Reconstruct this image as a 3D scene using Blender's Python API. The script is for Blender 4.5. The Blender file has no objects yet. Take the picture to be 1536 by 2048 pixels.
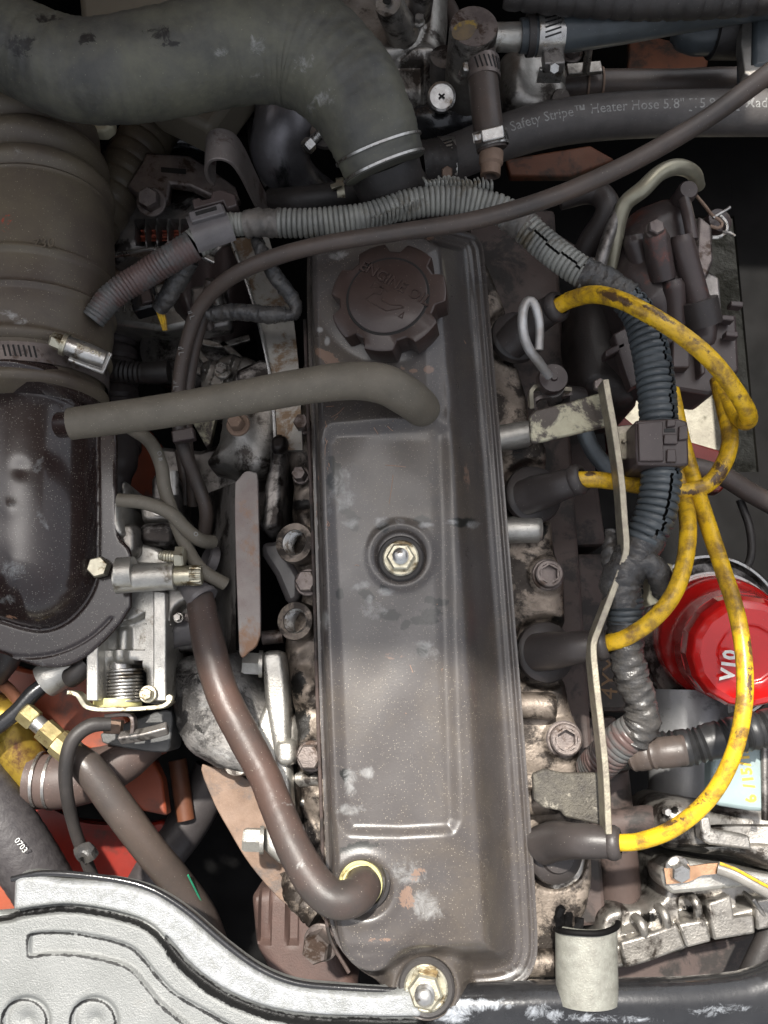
import bpy, math, random
import numpy as np
from mathutils import Vector, Matrix
random.seed(7)
R = math.radians
sc = bpy.context.scene
COL = sc.collection
# ------------------------------------------------------------------ camera, sky, sun
TH = R(12.0); D = 540.0; F = 1670.0          # tilt, distance to cover (mm), focal length in photo pixels
CAM = Vector((0, -D*math.sin(TH), D*math.cos(TH)))
cd = bpy.data.cameras.new('camera'); cam = bpy.data.objects.new('camera', cd); COL.objects.link(cam)
cam.location = CAM*0.001; cam.rotation_euler = (TH, 0, 0)
cd.sensor_fit = 'HORIZONTAL'; cd.sensor_width = 36.0; cd.lens = 36.0*F/1536.0
cd.clip_start = 0.01; cd.clip_end = 60
sc.camera = cam
SUN_EL = R(67); SUN_AZ = R(-17)             # azimuth measured from +Y towards +X
sdir = Vector((math.sin(SUN_AZ)*math.cos(SUN_EL), math.cos(SUN_AZ)*math.cos(SUN_EL), math.sin(SUN_EL)))
w = bpy.data.worlds.new('World'); sc.world = w; w.use_nodes = True
wn = w.node_tree; bg = wn.nodes['Background']
sky = wn.nodes.new('ShaderNodeTexSky'); sky.sky_type = 'NISHITA'; sky.sun_disc = False
sky.sun_elevation = SUN_EL; sky.sun_rotation = SUN_AZ; sky.air_density = 1.0; sky.dust_density = 4.0; sky.ozone_density = 0.6
hs = wn.nodes.new('ShaderNodeHueSaturation'); hs.inputs['Saturation'].default_value = 0.30      # hazy white sky
wn.links.new(sky.outputs[0], hs.inputs['Color']); wn.links.new(hs.outputs[0], bg.inputs[0]); bg.inputs[1].default_value = 0.135
sl = bpy.data.lights.new('sun', 'SUN'); sl.energy = 4.0; sl.angle = R(1.5); sl.color = (1, .955, .88)
so = bpy.data.objects.new('sun', sl); COL.objects.link(so); so.rotation_euler = sdir.to_track_quat('Z', 'Y').to_euler()
sc.view_settings.view_transform = 'Standard'; sc.view_settings.look = 'None'
sc.view_settings.exposure = 1.12; sc.view_settings.gamma = 1

# ------------------------------------------------------------------ helpers
ct, st = math.cos(TH), math.sin(TH)
def _t(px, py, z):
    a = (px-768)/F; b = (1024-py)/F
    dx, dy, dz = a, b*ct+st, b*st-ct
    t = (z-CAM.z)/dz
    return t, dx, dy, dz
def P(px, py, z):                                   # photo position + height (mm) -> point in the place (mm)
    t, dx, dy, dz = _t(px, py, z)
    return Vector((CAM.x+t*dx, CAM.y+t*dy, CAM.z+t*dz))
def K(px, py, z): return _t(px, py, z)[0]/F         # mm per photo pixel there
def proj(V):                                        # (n,3) mm -> px,py
    X = V[:, 0]-CAM.x; Y = V[:, 1]-CAM.y; Z = V[:, 2]-CAM.z
    cy = Y*ct+Z*st; cz = -Y*st+Z*ct
    return 768+F*X/(-cz), 1024-F*cy/(-cz)

MATS = {}
def mat(name, c1, c2=None, rough=(.45, .65), metal=0.0, ns=60, bs=700, bump=.25, specks=None, spk=.0, sps=420,
        grime=None, gr=.5, gs=30, coat=0.0, scuff_sheenc=(.38, .38, .37), chipc=(.30, .17, .11), darkc=(.012, .011, .01), spec=.4, bd=.0006, stretch=None, gw=.08):
    if name in MATS: return MATS[name]
    m = bpy.data.materials.new(name); m.use_nodes = True; nt = m.node_tree; N = nt.nodes; L = nt.links
    b = N['Principled BSDF']; c2 = c2 or tuple(x*.7 for x in c1)
    tc = N.new('ShaderNodeTexCoord'); co = tc.outputs['Object']
    if stretch:
        mp = N.new('ShaderNodeMapping'); mp.inputs['Scale'].default_value = stretch; L.new(co, mp.inputs[0]); co = mp.outputs[0]
    def noise(s, det=5, ro=.6, dist=0):
        n = N.new('ShaderNodeTexNoise'); n.inputs['Scale'].default_value = s; n.inputs['Detail'].default_value = det
        n.inputs['Roughness'].default_value = ro; n.inputs['Distortion'].default_value = dist; L.new(co, n.inputs['Vector']); return n.outputs[0]
    def mr(v, a, bb, c=0, d=1):
        n = N.new('ShaderNodeMapRange'); L.new(v, n.inputs[0]); n.inputs[1].default_value = a; n.inputs[2].default_value = bb
        n.inputs[3].default_value = c; n.inputs[4].default_value = d; return n.outputs[0]
    def mix(f, A, B):
        n = N.new('ShaderNodeMix'); n.data_type = 'RGBA'; L.new(f, n.inputs[0])
        for i, v in ((6, A), (7, B)):
            if isinstance(v, tuple): n.inputs[i].default_value = (*v, 1)
            else: L.new(v, n.inputs[i])
        return n.outputs[2]
    def mul(a, bb):
        n = N.new('ShaderNodeMath'); n.operation = 'MULTIPLY'; L.new(a, n.inputs[0])
        if isinstance(bb, float): n.inputs[1].default_value = bb
        else: L.new(bb, n.inputs[1])
        return n.outputs[0]
    def attr(a):
        n = N.new('ShaderNodeAttribute'); n.attribute_name = a; return n.outputs['Fac']
    n1 = noise(ns, 6, .65)
    col = mix(mr(n1, .35, .65), c1, c2)
    if grime:
        g = mr(noise(gs, 9, .7, .3), .62-gr*.25-gw*.5+.04, .62-gr*.25+gw*.5+.04); col = mix(g, col, grime)
    if specks:
        v = N.new('ShaderNodeTexVoronoi'); v.inputs['Scale'].default_value = sps*2.6; L.new(co, v.inputs['Vector'])
        sep = N.new('ShaderNodeSeparateColor'); L.new(v.outputs['Color'], sep.inputs[0])
        s = mul(mr(v.outputs['Distance'], .34, .18), mr(sep.outputs[0], 1-spk*.5, 1)); col = mix(mul(s, .75), col, specks)
    n2 = mr(noise(110, 10, .8, .6), .22, .78, 0, 1)
    def near(a, lo, hi):
        ad = N.new('ShaderNodeMath'); ad.operation = 'ADD'; L.new(attr(a), ad.inputs[0]); L.new(n2, ad.inputs[1])
        return mr(ad.outputs[0], lo, hi)
    col = mix(near('dark', 1.0, 1.12), col, darkc)
    col = mix(mul(near('scuff_sheen', .96, 1.45), .95), col, scuff_sheenc)
    col = mix(near('chip', 1.02, 1.06), col, chipc)
    L.new(col, b.inputs['Base Color'])
    L.new(mr(noise(ns*1.7, 5), .3, .7, *rough), b.inputs['Roughness'])
    b.inputs['Metallic'].default_value = metal; b.inputs['Coat Weight'].default_value = coat; b.inputs['Coat Roughness'].default_value = .12
    b.inputs['Specular IOR Level'].default_value = spec
    if bump:
        bp = N.new('ShaderNodeBump'); bp.inputs['Strength'].default_value = bump; bp.inputs['Distance'].default_value = bd
        L.new(noise(bs, 4, .6), bp.inputs['Height']); L.new(bp.outputs[0], b.inputs['Normal'])
    MATS[name] = m; return m

COVER = mat('dusty brown black cover paint', (.063, .056, .053), (.046, .040, .038), (.24, .38), ns=16, bs=900, bump=.12, specks=(.34, .30, .24), spk=.65, sps=400, coat=.22, grime=(.080, .066, .052), gr=.2, gs=16, gw=.3, darkc=(.016, .016, .014), scuff_sheenc=(.24, .24, .235), chipc=(.16, .105, .078))
CAPM = mat('brown cap plastic', (.044, .028, .024), (.032, .021, .018), (.30, .45), ns=40, bump=.15, specks=(.3, .25, .2), spk=.12, sps=420, coat=.15)
GLOSS = mat('glossy brown black paint', (.028, .017, .015), (.019, .013, .012), (.16, .28), ns=14, bump=.06, specks=(.38, .36, .3), spk=.6, sps=420, coat=.45, spec=.3, scuff_sheenc=(.25, .26, .26))
FLANGE = GLOSS
RUB = mat('grey brown hose rubber', (.135, .118, .092), (.095, .084, .066), (.5, .7), ns=35, bump=.35, specks=(.42, .4, .3), spk=.15, sps=500)
RUBOL = mat('olive black rubber', (.078, .077, .067), (.045, .045, .041), (.42, .62), ns=26, bs=260, bump=.35, bd=.001, specks=(.3, .3, .22), spk=.05, grime=(.125, .122, .088), gr=.35, gs=22, gw=.35)
INTK = mat('olive brown intake rubber', (.118, .098, .066), (.072, .056, .045), (.4, .58), ns=14, bump=.2, specks=(.4, .36, .26), spk=.22, sps=420, chipc=(.3, .05, .03))
RUBD = mat('dark rubber', (.038, .033, .031), (.022, .02, .019), (.42, .6), ns=40, bump=.3, specks=(.25, .23, .2), spk=.06)
RUBK = mat('black ribbed rubber', (.020, .020, .021), (.014, .014, .014), (.3, .45), ns=40, bump=.15)
RUBBR = mat('brown tinged rubber', (.082, .062, .052), (.048, .040, .036), (.32, .5), ns=22, bump=.2, specks=(.35, .32, .27), spk=.08)
RUBRED = mat('heat reddened rubber', (.080, .048, .038), (.040, .033, .030), (.38, .52), ns=13, bump=.2, specks=(.4, .36, .3), spk=.12)
BOOT = mat('spark boot rubber', (.045, .038, .036), (.03, .026, .025), (.33, .5), ns=30, bump=.15, specks=(.3, .28, .25), spk=.07)
LOOM = mat('worn grey conduit', (.25, .25, .225), (.14, .14, .13), (.28, .45), ns=50, bump=.12, grime=(.10, .085, .06), gr=.3, gs=30, specks=(.5, .48, .4), spk=.05)
LOOMD = mat('dark slate conduit', (.060, .070, .076), (.042, .048, .052), (.28, .42), ns=40, bump=.1, specks=(.3, .3, .28), spk=.04)
TAPE = mat('black vinyl tape', (.035, .035, .036), (.06, .055, .05), (.2, .4), ns=90, bs=260, bump=.7, bd=.0012)
ALU = mat('dirty cast aluminium', (.37, .35, .32), (.22, .205, .185), (.27, .48), metal=.75, ns=55, bs=650, bump=.45, grime=(.05, .042, .036), gr=.45, gs=28, specks=(.06, .05, .04), spk=.2)
ALUB = mat('bright cast aluminium', (.50, .485, .445), (.34, .325, .295), (.26, .46), metal=.7, ns=60, bs=800, bump=.45, grime=(.16, .14, .11), gr=.25, gs=35, specks=(.12, .1, .08), spk=.15)
ALUD = mat('oily dark aluminium', (.27, .25, .235), (.15, .14, .13), (.3, .5), metal=.65, ns=40, bs=500, bump=.4, grime=(.022, .018, .016), gr=.55, gs=24)
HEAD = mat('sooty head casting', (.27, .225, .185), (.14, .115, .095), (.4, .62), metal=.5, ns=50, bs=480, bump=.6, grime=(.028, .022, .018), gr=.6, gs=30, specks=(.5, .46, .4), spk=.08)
BLOCK = mat('brown engine paint', (.075, .052, .045), (.05, .036, .032), (.5, .7), ns=20, bs=400, bump=.3, grime=(.02, .016, .014), gr=.5)
ZINC = mat('yellow zinc steel', (.52, .49, .38), (.38, .35, .27), (.28, .48), metal=.85, ns=120, bump=.25, grime=(.12, .09, .05), gr=.4, gs=90)
STEEL = mat('plated steel', (.55, .54, .51), (.38, .36, .34), (.22, .4), metal=.9, ns=90, bump=.2, grime=(.15, .12, .09), gr=.35, gs=70)
DSTEEL = mat('tarnished steel', (.20, .17, .155), (.12, .10, .095), (.35, .55), metal=.6, ns=70, bump=.35, grime=(.06, .04, .03), gr=.4, gs=60)
CREAM = mat('flaking cream bracket plate', (.38, .36, .26), (.30, .28, .20), (.4, .6), metal=.3, ns=90, bump=.3, grime=(.07, .058, .05), gr=.72, gs=45)
STRAPM = mat('dull zinc strap', (.36, .33, .25), (.24, .21, .17), (.35, .5), metal=.6, ns=150, bump=.4)
YEL = mat('dirty yellow wire jacket', (.66, .41, .016), (.52, .31, .014), (.22, .42), ns=40, bump=.3, grime=(.20, .115, .022), gr=.52, gs=80, gw=.16, specks=(.06, .035, .015), spk=.5, sps=420, darkc=(.075, .042, .02))
REDM = mat('red filter enamel', (.50, .010, .009), (.40, .008, .007), (.14, .26), ns=30, bump=.03, coat=.6, specks=(.3, .1, .1), spk=.03)
ORNG = mat('orange chassis paint', (.30, .065, .028), (.20, .045, .02), (.3, .5), ns=20, bump=.1, grime=(.09, .04, .03), gr=.5, gs=10)
UNSEEN_HOODM = mat('unseen hood underside paint', (.30, .21, .155), (.25, .17, .125), (.4, .6), ns=8, bump=.05)
DORNG = mat('shaded orange paint', (.13, .045, .02), (.08, .03, .016), (.5, .7), ns=20, grime=(.03, .018, .012), gr=.6, gs=14)  # orange darkened to stand in for shade on the deep plates
REDP = mat('red chassis paint', (.22, .014, .006), (.12, .008, .004), (.3, .45), ns=12, bump=.05, grime=(.06, .015, .01), gr=.35, gs=9)
RUST = mat('rusty plate', (.22, .15, .11), (.14, .09, .062), (.55, .75), ns=40, bump=.4, grime=(.10, .08, .07), gr=.4, gs=22, specks=(.4, .3, .2), spk=.15)
GLOSSBRN = mat('brown plastic', (.058, .042, .040), (.044, .033, .031), (.3, .45), ns=40, bump=.1, specks=(.35, .3, .27), spk=.1)
GREYPL = mat('worn grey clip plastic', (.13, .12, .12), (.09, .083, .083), (.28, .4), ns=50, bump=.15, specks=(.05, .04, .04), spk=.1)
SHEENP = mat('black cover grain with painted sheen', (.20, .205, .20), (.16, .165, .16), (.30, .42), metal=.2, ns=30, bs=1100, bump=.8, bd=.0007, grime=(.20, .20, .19), gr=.12, gs=20, darkc=(.012, .012, .012), scuff_sheenc=(.32, .33, .345))  # pale grey stands in for sky sheen on black plastic
BLKG = mat('black gloss cover lip', (.012, .012, .013), (.02, .02, .021), (.12, .28), ns=40, bs=300, bump=.3, coat=.3, scuff_sheenc=(.5, .53, .57))
BLK = mat('deep black', (.003, .0025, .0025), (.0015, .0015, .0015), (.6, .8), ns=12, bump=.2, spec=.15)  # near black, so the tray reads as deep shade
HOLE = mat('dark bore', (.01, .009, .008), (.006, .006, .006), (.5, .7), bump=0)
COPPER = mat('copper winding', (.30, .06, .03), (.12, .03, .018), (.3, .4), metal=.6, ns=200, bump=.3)
WHITE = mat('white print', (.62, .62, .60), (.45, .45, .43), (.5, .6), bump=0, ns=300)
GPRT = mat('grey hose print', (.26, .26, .25), (.13, .125, .12), (.5, .6), bump=0, ns=500)
YELP = mat('yellow paint marker', (.68, .45, .06), (.55, .33, .05), (.5, .6), bump=0, ns=200)
BRNP = mat('faded ochre marking', (.16, .085, .03), (.10, .06, .03), (.5, .6), bump=0, ns=200)
BRASS = mat('brass fitting', (.58, .50, .26), (.40, .32, .15), (.25, .45), metal=.8, ns=80, bump=.25, grime=(.16, .08, .04), gr=.4, gs=50)
PLY = mat('pale yellow plastic', (.62, .58, .27), (.50, .46, .22), (.3, .45), ns=60, bump=.1, grime=(.2, .15, .06), gr=.3, gs=60)
GOLDP = mat('yellow brown passivated pipe', (.42, .30, .04), (.22, .13, .03), (.25, .4), metal=.5, ns=18, bump=.1, grime=(.09, .04, .02), gr=.5, gs=16)
CONC = mat('concrete ground', (.33, .31, .25), (.24, .22, .18), (.75, .9), ns=30, bs=90, bump=.9, bd=.004, grime=(.12, .11, .08), gr=.5, gs=14)
BLUEP = mat('pale blue starter label', (.24, .30, .30), (.19, .24, .24), (.35, .5), ns=30, bump=.05, grime=(.2, .2, .18), gr=.3)
CREAMP = mat('cream connector plastic', (.62, .58, .42), (.5, .46, .33), (.4, .5), bump=.1)

class MB:
    def __init__(s): s.v = []; s.f = []
    def add(s, V, Fs):
        o = len(s.v); s.v.extend([tuple(v) for v in V]); s.f.extend([tuple(i+o for i in f) for f in Fs]); return s
    # sampled spline through photo points; returns positions, radii, tangents, ups
    @staticmethod
    def path(pts, r=None, step=1.6):
        C = [P(p[0], p[1], p[2]) for p in pts]
        rr = [(p[3] if len(p) > 3 else r)*K(p[0], p[1], p[2]) for p in pts]
        return MB.spath(C, rr, step)
    @staticmethod
    def spath(C, rr, step=1.6):
        pos = []; rad = []
        n = len(C)
        for i in range(n-1):
            p0 = C[i-1] if i > 0 else C[0]*2-C[1]; p1 = C[i]; p2 = C[i+1]; p3 = C[i+2] if i+2 < n else C[-1]*2-C[-2]
            m1 = (p2-p0)*.5; m2 = (p3-p1)*.5; ln = (p2-p1).length
            if (p1-p0).length > 1e-6 and ln > 1e-6:
                m1 = m1.normalized()*ln; m2 = m2.normalized()*ln
            k = max(2, int(ln/step))
            for j in range(k):
                t = j/k; t2 = t*t; t3 = t2*t
                pos.append(p1*(2*t3-3*t2+1)+m1*(t3-2*t2+t)+p2*(-2*t3+3*t2)+m2*(t3-t2)); s_ = t*t*(3-2*t)
                rad.append(rr[i]*(1-s_)+rr[i+1]*s_)
        pos.append(C[-1].copy()); rad.append(rr[-1])
        T = []; U = []; up = Vector((0, 0, 1))
        for i in range(len(pos)):
            t = (pos[min(i+1, len(pos)-1)]-pos[max(i-1, 0)]).normalized()
            c = Vector((0, 0, 1)); c = c-t*c.dot(t)
            if c.length > .35: up = c.normalized()
            else:
                up = up-t*up.dot(t); up = up.normalized() if up.length > 1e-4 else Vector((0, 1, 0))
            T.append(t); U.append(up.copy())
        return pos, rad, T, U
    def tube(s, pts, r=None, n=24, step=1.6, corr=None, slit=None, caps=True, sp=None, lumps=0, flat=1.0, seed=0):
        if corr: step = min(step, corr[0]/6)
        pos, rad, T, U = sp if sp else MB.path(pts, r, step)
        V = []; Fs = []; L = 0; rnd = random.Random(seed); ph = [rnd.uniform(0, 6.28) for _ in range(6)]
        zz = 0
        for i, (p, q, t, u) in enumerate(zip(pos, rad, T, U)):
            if i: L += (p-pos[i-1]).length
            sd = t.cross(u); g = q
            if corr:
                x = (L/corr[0]) % 1.0
                g = q-corr[1]*(1-min(1, max(0, 1.6*math.sin(math.pi*x))))
            for k in range(n):
                a = 2*math.pi*k/n; h = g
                if lumps: h += lumps*(math.sin(L*.35+ph[0]+3*a)*.4+math.sin(L*.9+ph[1]-2*a)*.35+math.sin(L*2.1+ph[2]+5*a)*.25)
                V.append(p+(u*math.cos(a)*flat+sd*math.sin(a))*h)
        for i in range(len(pos)-1):
            j0 = None
            if slit is not None:
                if i % 7 == 0: zz = rnd.choice((-1, 0, 0, 1))
                j0 = (int(slit/(2*math.pi)*n)+zz) % n
            for k in range(n):
                if k == j0: continue
                k2 = (k+1) % n
                Fs.append((i*n+k, i*n+k2, (i+1)*n+k2, (i+1)*n+k))
        if caps:
            Fs.append(tuple(range(n))[::-1]); m = (len(pos)-1)*n; Fs.append(tuple(m+k for k in range(n)))
        return s.add(V, Fs)
    def lathe(s, c, ax, prof, n=32, closed=False):          # prof: (r,h) mm ; c Vector mm
        ax = Vector(ax).normalized(); q = ax.to_track_quat('Z', 'Y'); V = []; Fs = []
        for (r, h) in prof:
            for k in range(n):
                a = 2*math.pi*(k+.5)/n; V.append(c+q @ Vector((r*math.cos(a), r*math.sin(a), h)))
        for i in range(len(prof)-1):
            for k in range(n):
                k2 = (k+1) % n; Fs.append((i*n+k, i*n+k2, (i+1)*n+k2, (i+1)*n+k))
        if not closed:
            Fs.append(tuple(range(n))[::-1]); m = (len(prof)-1)*n; Fs.append(tuple(m+k for k in range(n)))
        else:
            m = (len(prof)-1)*n
            for k in range(n): k2 = (k+1) % n; Fs.append((m+k, m+k2, k2, k))
        return s.add(V, Fs)
    def prism(s, poly, zt, zb):                             # vertical-sided slab; poly in photo px at zt (or per-vertex z)
        V = []; n = len(poly)
        for p in poly:
            z = p[2] if len(p) > 2 else zt; V.append(P(p[0], p[1], z))
        V += [Vector((v.x, v.y, v.z-(zt-zb))) for v in V]
        ar = sum(V[i].x*V[(i+1) % n].y-V[(i+1) % n].x*V[i].y for i in range(n))
        top = tuple(range(n)); bot = tuple(range(n, 2*n))[::-1]; Fs = [top, bot]+[(i, n+i, n+(i+1) % n, (i+1) % n) for i in range(n)]
        if ar < 0: Fs = [f[::-1] for f in Fs]
        return s.add(V, Fs)
    def ribbon(s, pts, w, th, nrm=(0, 0, 1), wv=None, step=2.5, smooth=True):   # flat bar along a path; w px wide (per pt ok), th mm thick
        C = [P(*p[:3]) for p in pts]; W = [(p[3] if len(p) > 3 else w)*K(*p[:3]) for p in pts]
        if smooth: pos, rad, T, U = MB.spath(C, W, step)
        else:
            pos, rad = C, W; T = [(C[min(i+1, len(C)-1)]-C[max(i-1, 0)]).normalized() for i in range(len(C))]
        V = []; n = len(pos)
        for p, q, t in zip(pos, rad, T):
            if wv: sd = Vector(wv).normalized(); nn = t.cross(sd).normalized()
            else: nn = Vector(nrm); nn = (nn-t*nn.dot(t)).normalized(); sd = t.cross(nn)
            V += [p+sd*q/2+nn*th/2, p-sd*q/2+nn*th/2, p-sd*q/2-nn*th/2, p+sd*q/2-nn*th/2]
        Fs = [(0, 1, 2, 3), tuple(4*(n-1)+k for k in (3, 2, 1, 0))]
        for i in range(n-1):
            for k in range(4): k2 = (k+1) % 4; Fs.append((4*i+k, 4*i+4+k, 4*i+4+k2, 4*i+k2))
        return s.add(V, Fs)
    def box(s, c, sz, ax=(1, 0, 0), up=(0, 0, 1)):
        x = Vector(ax).normalized(); z = Vector(up); z = (z-x*z.dot(x)).normalized(); y = z.cross(x)
        V = [c+x*(i*sz[0]/2)+y*(j*sz[1]/2)+z*(k*sz[2]/2) for k in (-1, 1) for j in (-1, 1) for i in (-1, 1)]
        return s.add(V, [(0, 2, 3, 1), (4, 5, 7, 6), (0, 1, 5, 4), (2, 6, 7, 3), (0, 4, 6, 2), (1, 3, 7, 5)])
    def hexa(s, c, ax, r, h):
        return s.lathe(c, ax, [(r, 0), (r, h*.82), (r*.86, h)], 6)
    def ring(s, pos, ax, r, t, w, n=40):                    # band: radius r, thickness t, width w along ax
        return s.lathe(pos, ax, [(r, -w/2), (r+t, -w/2), (r+t, w/2), (r, w/2)], n, closed=True)
    def hf(s, poly, zref, fn, zbase, cell=1.4):             # relief inside an outline: fn(u,v,d)->z mm ; u,v photo px at zref, d mm inside
        pp = smoothpoly(poly) if len(poly[0]) > 2 else roundpoly(poly)
        Q = np.array([[*P(p[0], p[1], zref).xy] for p in pp]); A = Q; B = np.roll(Q, -1, 0)
        x0, y0 = Q.min(0)-cell; x1, y1 = Q.max(0)+cell
        xs = np.arange(x0, x1+cell, cell); ys = np.arange(y0, y1+cell, cell); nx, ny = len(xs), len(ys)
        G = np.stack(np.meshgrid(xs, ys), -1).reshape(-1, 2)
        best = np.full(len(G), 1e9); near = np.zeros_like(G); ins = np.zeros(len(G), bool)
        for a, b in zip(A, B):
            e = b-a; L2 = max(1e-9, e@e); t = np.clip(((G-a)@e)/L2, 0, 1); q = a+t[:, None]*e; d2 = ((G-q)**2).sum(1)
            mm = d2 < best; best[mm] = d2[mm]; near[mm] = q[mm]
            c = (a[1] > G[:, 1]) != (b[1] > G[:, 1]); 
            with np.errstate(divide='ignore', invalid='ignore'): xx = a[0]+(G[:, 1]-a[1])*(b[0]-a[0])/(b[1]-a[1]+1e-12)
            ins ^= c & (G[:, 0] < xx)
        d = np.sqrt(best); sn = d < cell*.55; G = np.where(sn[:, None], near, G); dd = np.where(sn, 0, d); ok = ins | sn
        V3 = np.c_[G, np.full(len(G), zref)]; u, v = proj(V3); z = fn(u, v, dd)
        idx = -np.ones(len(G), int); Fs = []; V = []
        okg = ok.reshape(ny, nx); cells = okg[:-1, :-1] & okg[1:, :-1] & okg[:-1, 1:] & okg[1:, 1:]
        sg = sn.reshape(ny, nx); cells &= ~(sg[:-1, :-1] & sg[1:, :-1] & sg[:-1, 1:] & sg[1:, 1:])
        cnt = {}
        for j, i in zip(*np.nonzero(cells)):
            q = (j*nx+i, j*nx+i+1, (j+1)*nx+i+1, (j+1)*nx+i)
            for k in q:
                if idx[k] < 0: idx[k] = len(V); V.append((G[k, 0], G[k, 1], z[k]))
            f = tuple(int(idx[k]) for k in q); Fs.append(f)
            for a in range(4):
                e = (f[a], f[(a+1) % 4]); 
                if (e[1], e[0]) in cnt: del cnt[(e[1], e[0])]
                else: cnt[e] = 1
        bv = sorted({k for e_ in cnt for k in e_}); inv = {int(idx[q]): q for q in np.nonzero(idx >= 0)[0]}
        qs = np.array([inv[k] for k in bv]); nn = near[qs]; un, vn = proj(np.c_[nn, np.full(len(nn), zref)]); zn = fn(un, vn, np.zeros(len(nn)))
        for k, (x_, y_), z_ in zip(bv, nn, zn): V[k] = (x_, y_, z_)
        low = {}
        for (a, b) in cnt:
            for k in (a, b):
                if k not in low: low[k] = len(V); V.append((V[k][0], V[k][1], min(zbase, V[k][2]-.01)))
            Fs.append((b, a, low[a], low[b]))
        return s.add(V, Fs)

def smoothpoly(p, k=4):
    n = len(p); out = []
    for i in range(n):
        p0, p1, p2, p3 = (np.array(p[(i+j) % n][:2], float) for j in (-1, 0, 1, 2))
        if len(p[i]) > 2 and p[i][2] == 0: out.append(tuple(p1)); continue
        for j in range(k):
            t = j/k; out.append(tuple(.5*((2*p1)+(-p0+p2)*t+(2*p0-5*p1+4*p2-p3)*t*t+(-p0+3*p1-3*p2+p3)*t**3)))
    return out
def roundpoly(p, cut=9.0):
    for it in range(2):
        out = []; n = len(p)
        for i in range(n):
            a, b, c = (np.array(p[j % n][:2], float) for j in (i-1, i, i+1)); la = np.linalg.norm(a-b); lc = np.linalg.norm(c-b)
            out += [tuple(b+(a-b)*min(.28, cut/max(la, 1e-6))), tuple(b+(c-b)*min(.28, cut/max(lc, 1e-6)))]
        p = out; cut *= .5
    return p
def ss(x, a, b):
    t = np.clip((x-a)/(b-a), 0, 1); return t*t*(3-2*t)
def rnd_edge(d, R_): 
    t = np.clip(d/R_, 0, 1); return 1-np.sqrt(np.maximum(0, 1-(1-t)**2)+1e-9)   # 1 at edge -> 0 inside
def pdist(u, v, poly):                                      # signed px distance (inside +) to polygon
    Q = np.array(poly, float); best = np.full(u.shape, 1e9); ins = np.zeros(u.shape, bool)
    for a, b in zip(Q, np.roll(Q, -1, 0)):
        e = b-a; t = np.clip(((u-a[0])*e[0]+(v-a[1])*e[1])/(e@e), 0, 1)
        best = np.minimum(best, (u-a[0]-t*e[0])**2+(v-a[1]-t*e[1])**2)
        c = (a[1] > v) != (b[1] > v); xx = a[0]+(v-a[1])*e[0]/(e[1]+1e-12); ins ^= c & (u < xx)
    return np.where(ins, np.sqrt(best), -np.sqrt(best))

def obj(name, mb, m, parent=None, smooth=True, bevel=0, ang=35, kind=None):
    me = bpy.data.meshes.new(name)
    base = Vector(parent['_w']) if parent is not None else Vector((0, 0, 0))
    A = np.array(mb.v, float)
    org = base if parent is not None else Vector(((A[:, 0].min()+A[:, 0].max())/2, (A[:, 1].min()+A[:, 1].max())/2, A[:, 2].min()))
    A = (A-np.array(org))*.001
    me.from_pydata(A.tolist(), [], mb.f); me.validate(); me.update()
    o = bpy.data.objects.new(name, me); COL.objects.link(o); me.materials.append(m)
    if smooth:
        me.shade_smooth(); me.set_sharp_from_angle(angle=R(ang))
    if bevel:
        b = o.modifiers.new('bevel', 'BEVEL'); b.width = bevel*.001; b.segments = 2; b.limit_method = 'ANGLE'; b.angle_limit = R(35)
    if parent is not None: o.parent = parent
    else: o.location = org*.001
    o['_w'] = tuple(org)
    if kind: o['kind'] = kind
    return o
def tag(o, label, cat, group=None):
    o['label'] = label; o['category'] = cat
    if group: o['group'] = group
    return o
def thing(name, label, cat, base, group=None):
    o = bpy.data.objects.new(name, None); COL.objects.link(o); b = P(*base); o.location = b*.001; o['_w'] = tuple(b); o.empty_display_size = .01
    return tag(o, label, cat, group)
def paint(o, attr, spots, gain=1.0):                                  # spots: (px,py,rx,ry,deg,strength) -> per-vertex mask for wear and painted glare
    me = o.data; n = len(me.vertices); V = np.empty(n*3); me.vertices.foreach_get('co', V); V = V.reshape(-1, 3)*1000+np.array(o['_w'])
    u, v = proj(V); a = np.zeros(n)
    for (x, y, rx, ry, dg, s) in spots:
        c, s_ = math.cos(R(dg)), math.sin(R(dg)); du = (u-x)*c+(v-y)*s_; dv = -(u-x)*s_+(v-y)*c
        q = np.sqrt((du/rx)**2+(dv/ry)**2); a = np.maximum(a, s*gain*np.clip(1.35-q, 0, 1))
    at = me.attributes.new(attr, 'FLOAT', 'POINT'); at.data.foreach_set('value', a.astype(np.float32))
def bolt(parent, px, py, z, r, h, m=STEEL, ax=(0, 0, 1), washer=1.35, name='bolt', socket=False, shank=0):
    k = K(px, py, z); c = P(px, py, z); ax = Vector(ax).normalized(); b = MB()
    if washer: b.lathe(c, ax, [(r*k*washer, 0), (r*k*washer, 1.2), (r*k*washer*.93, 1.8)], 28)
    if socket:
        b.lathe(c, ax, [(r*k*1.1, 1.5), (r*k*1.1, h), (r*k*1.0, h+.6), (r*k*.80, h+.6), (r*k*.78, h*.35), (.1, h*.35)], 28)
        b.lathe(c, ax, [(r*k*.70, h*.4), (r*k*.86, h*.4), (r*k*.86, h+.5), (r*k*.70, h+.5)], 6, closed=True)
    else: b.hexa(c+ax*1.6, ax, r*k, h)
    if shank: b.lathe(c, ax, [(r*k*.5, -shank), (r*k*.5, 0)], 16)
    return obj(name, b, m, parent, smooth=True, ang=25)
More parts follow.
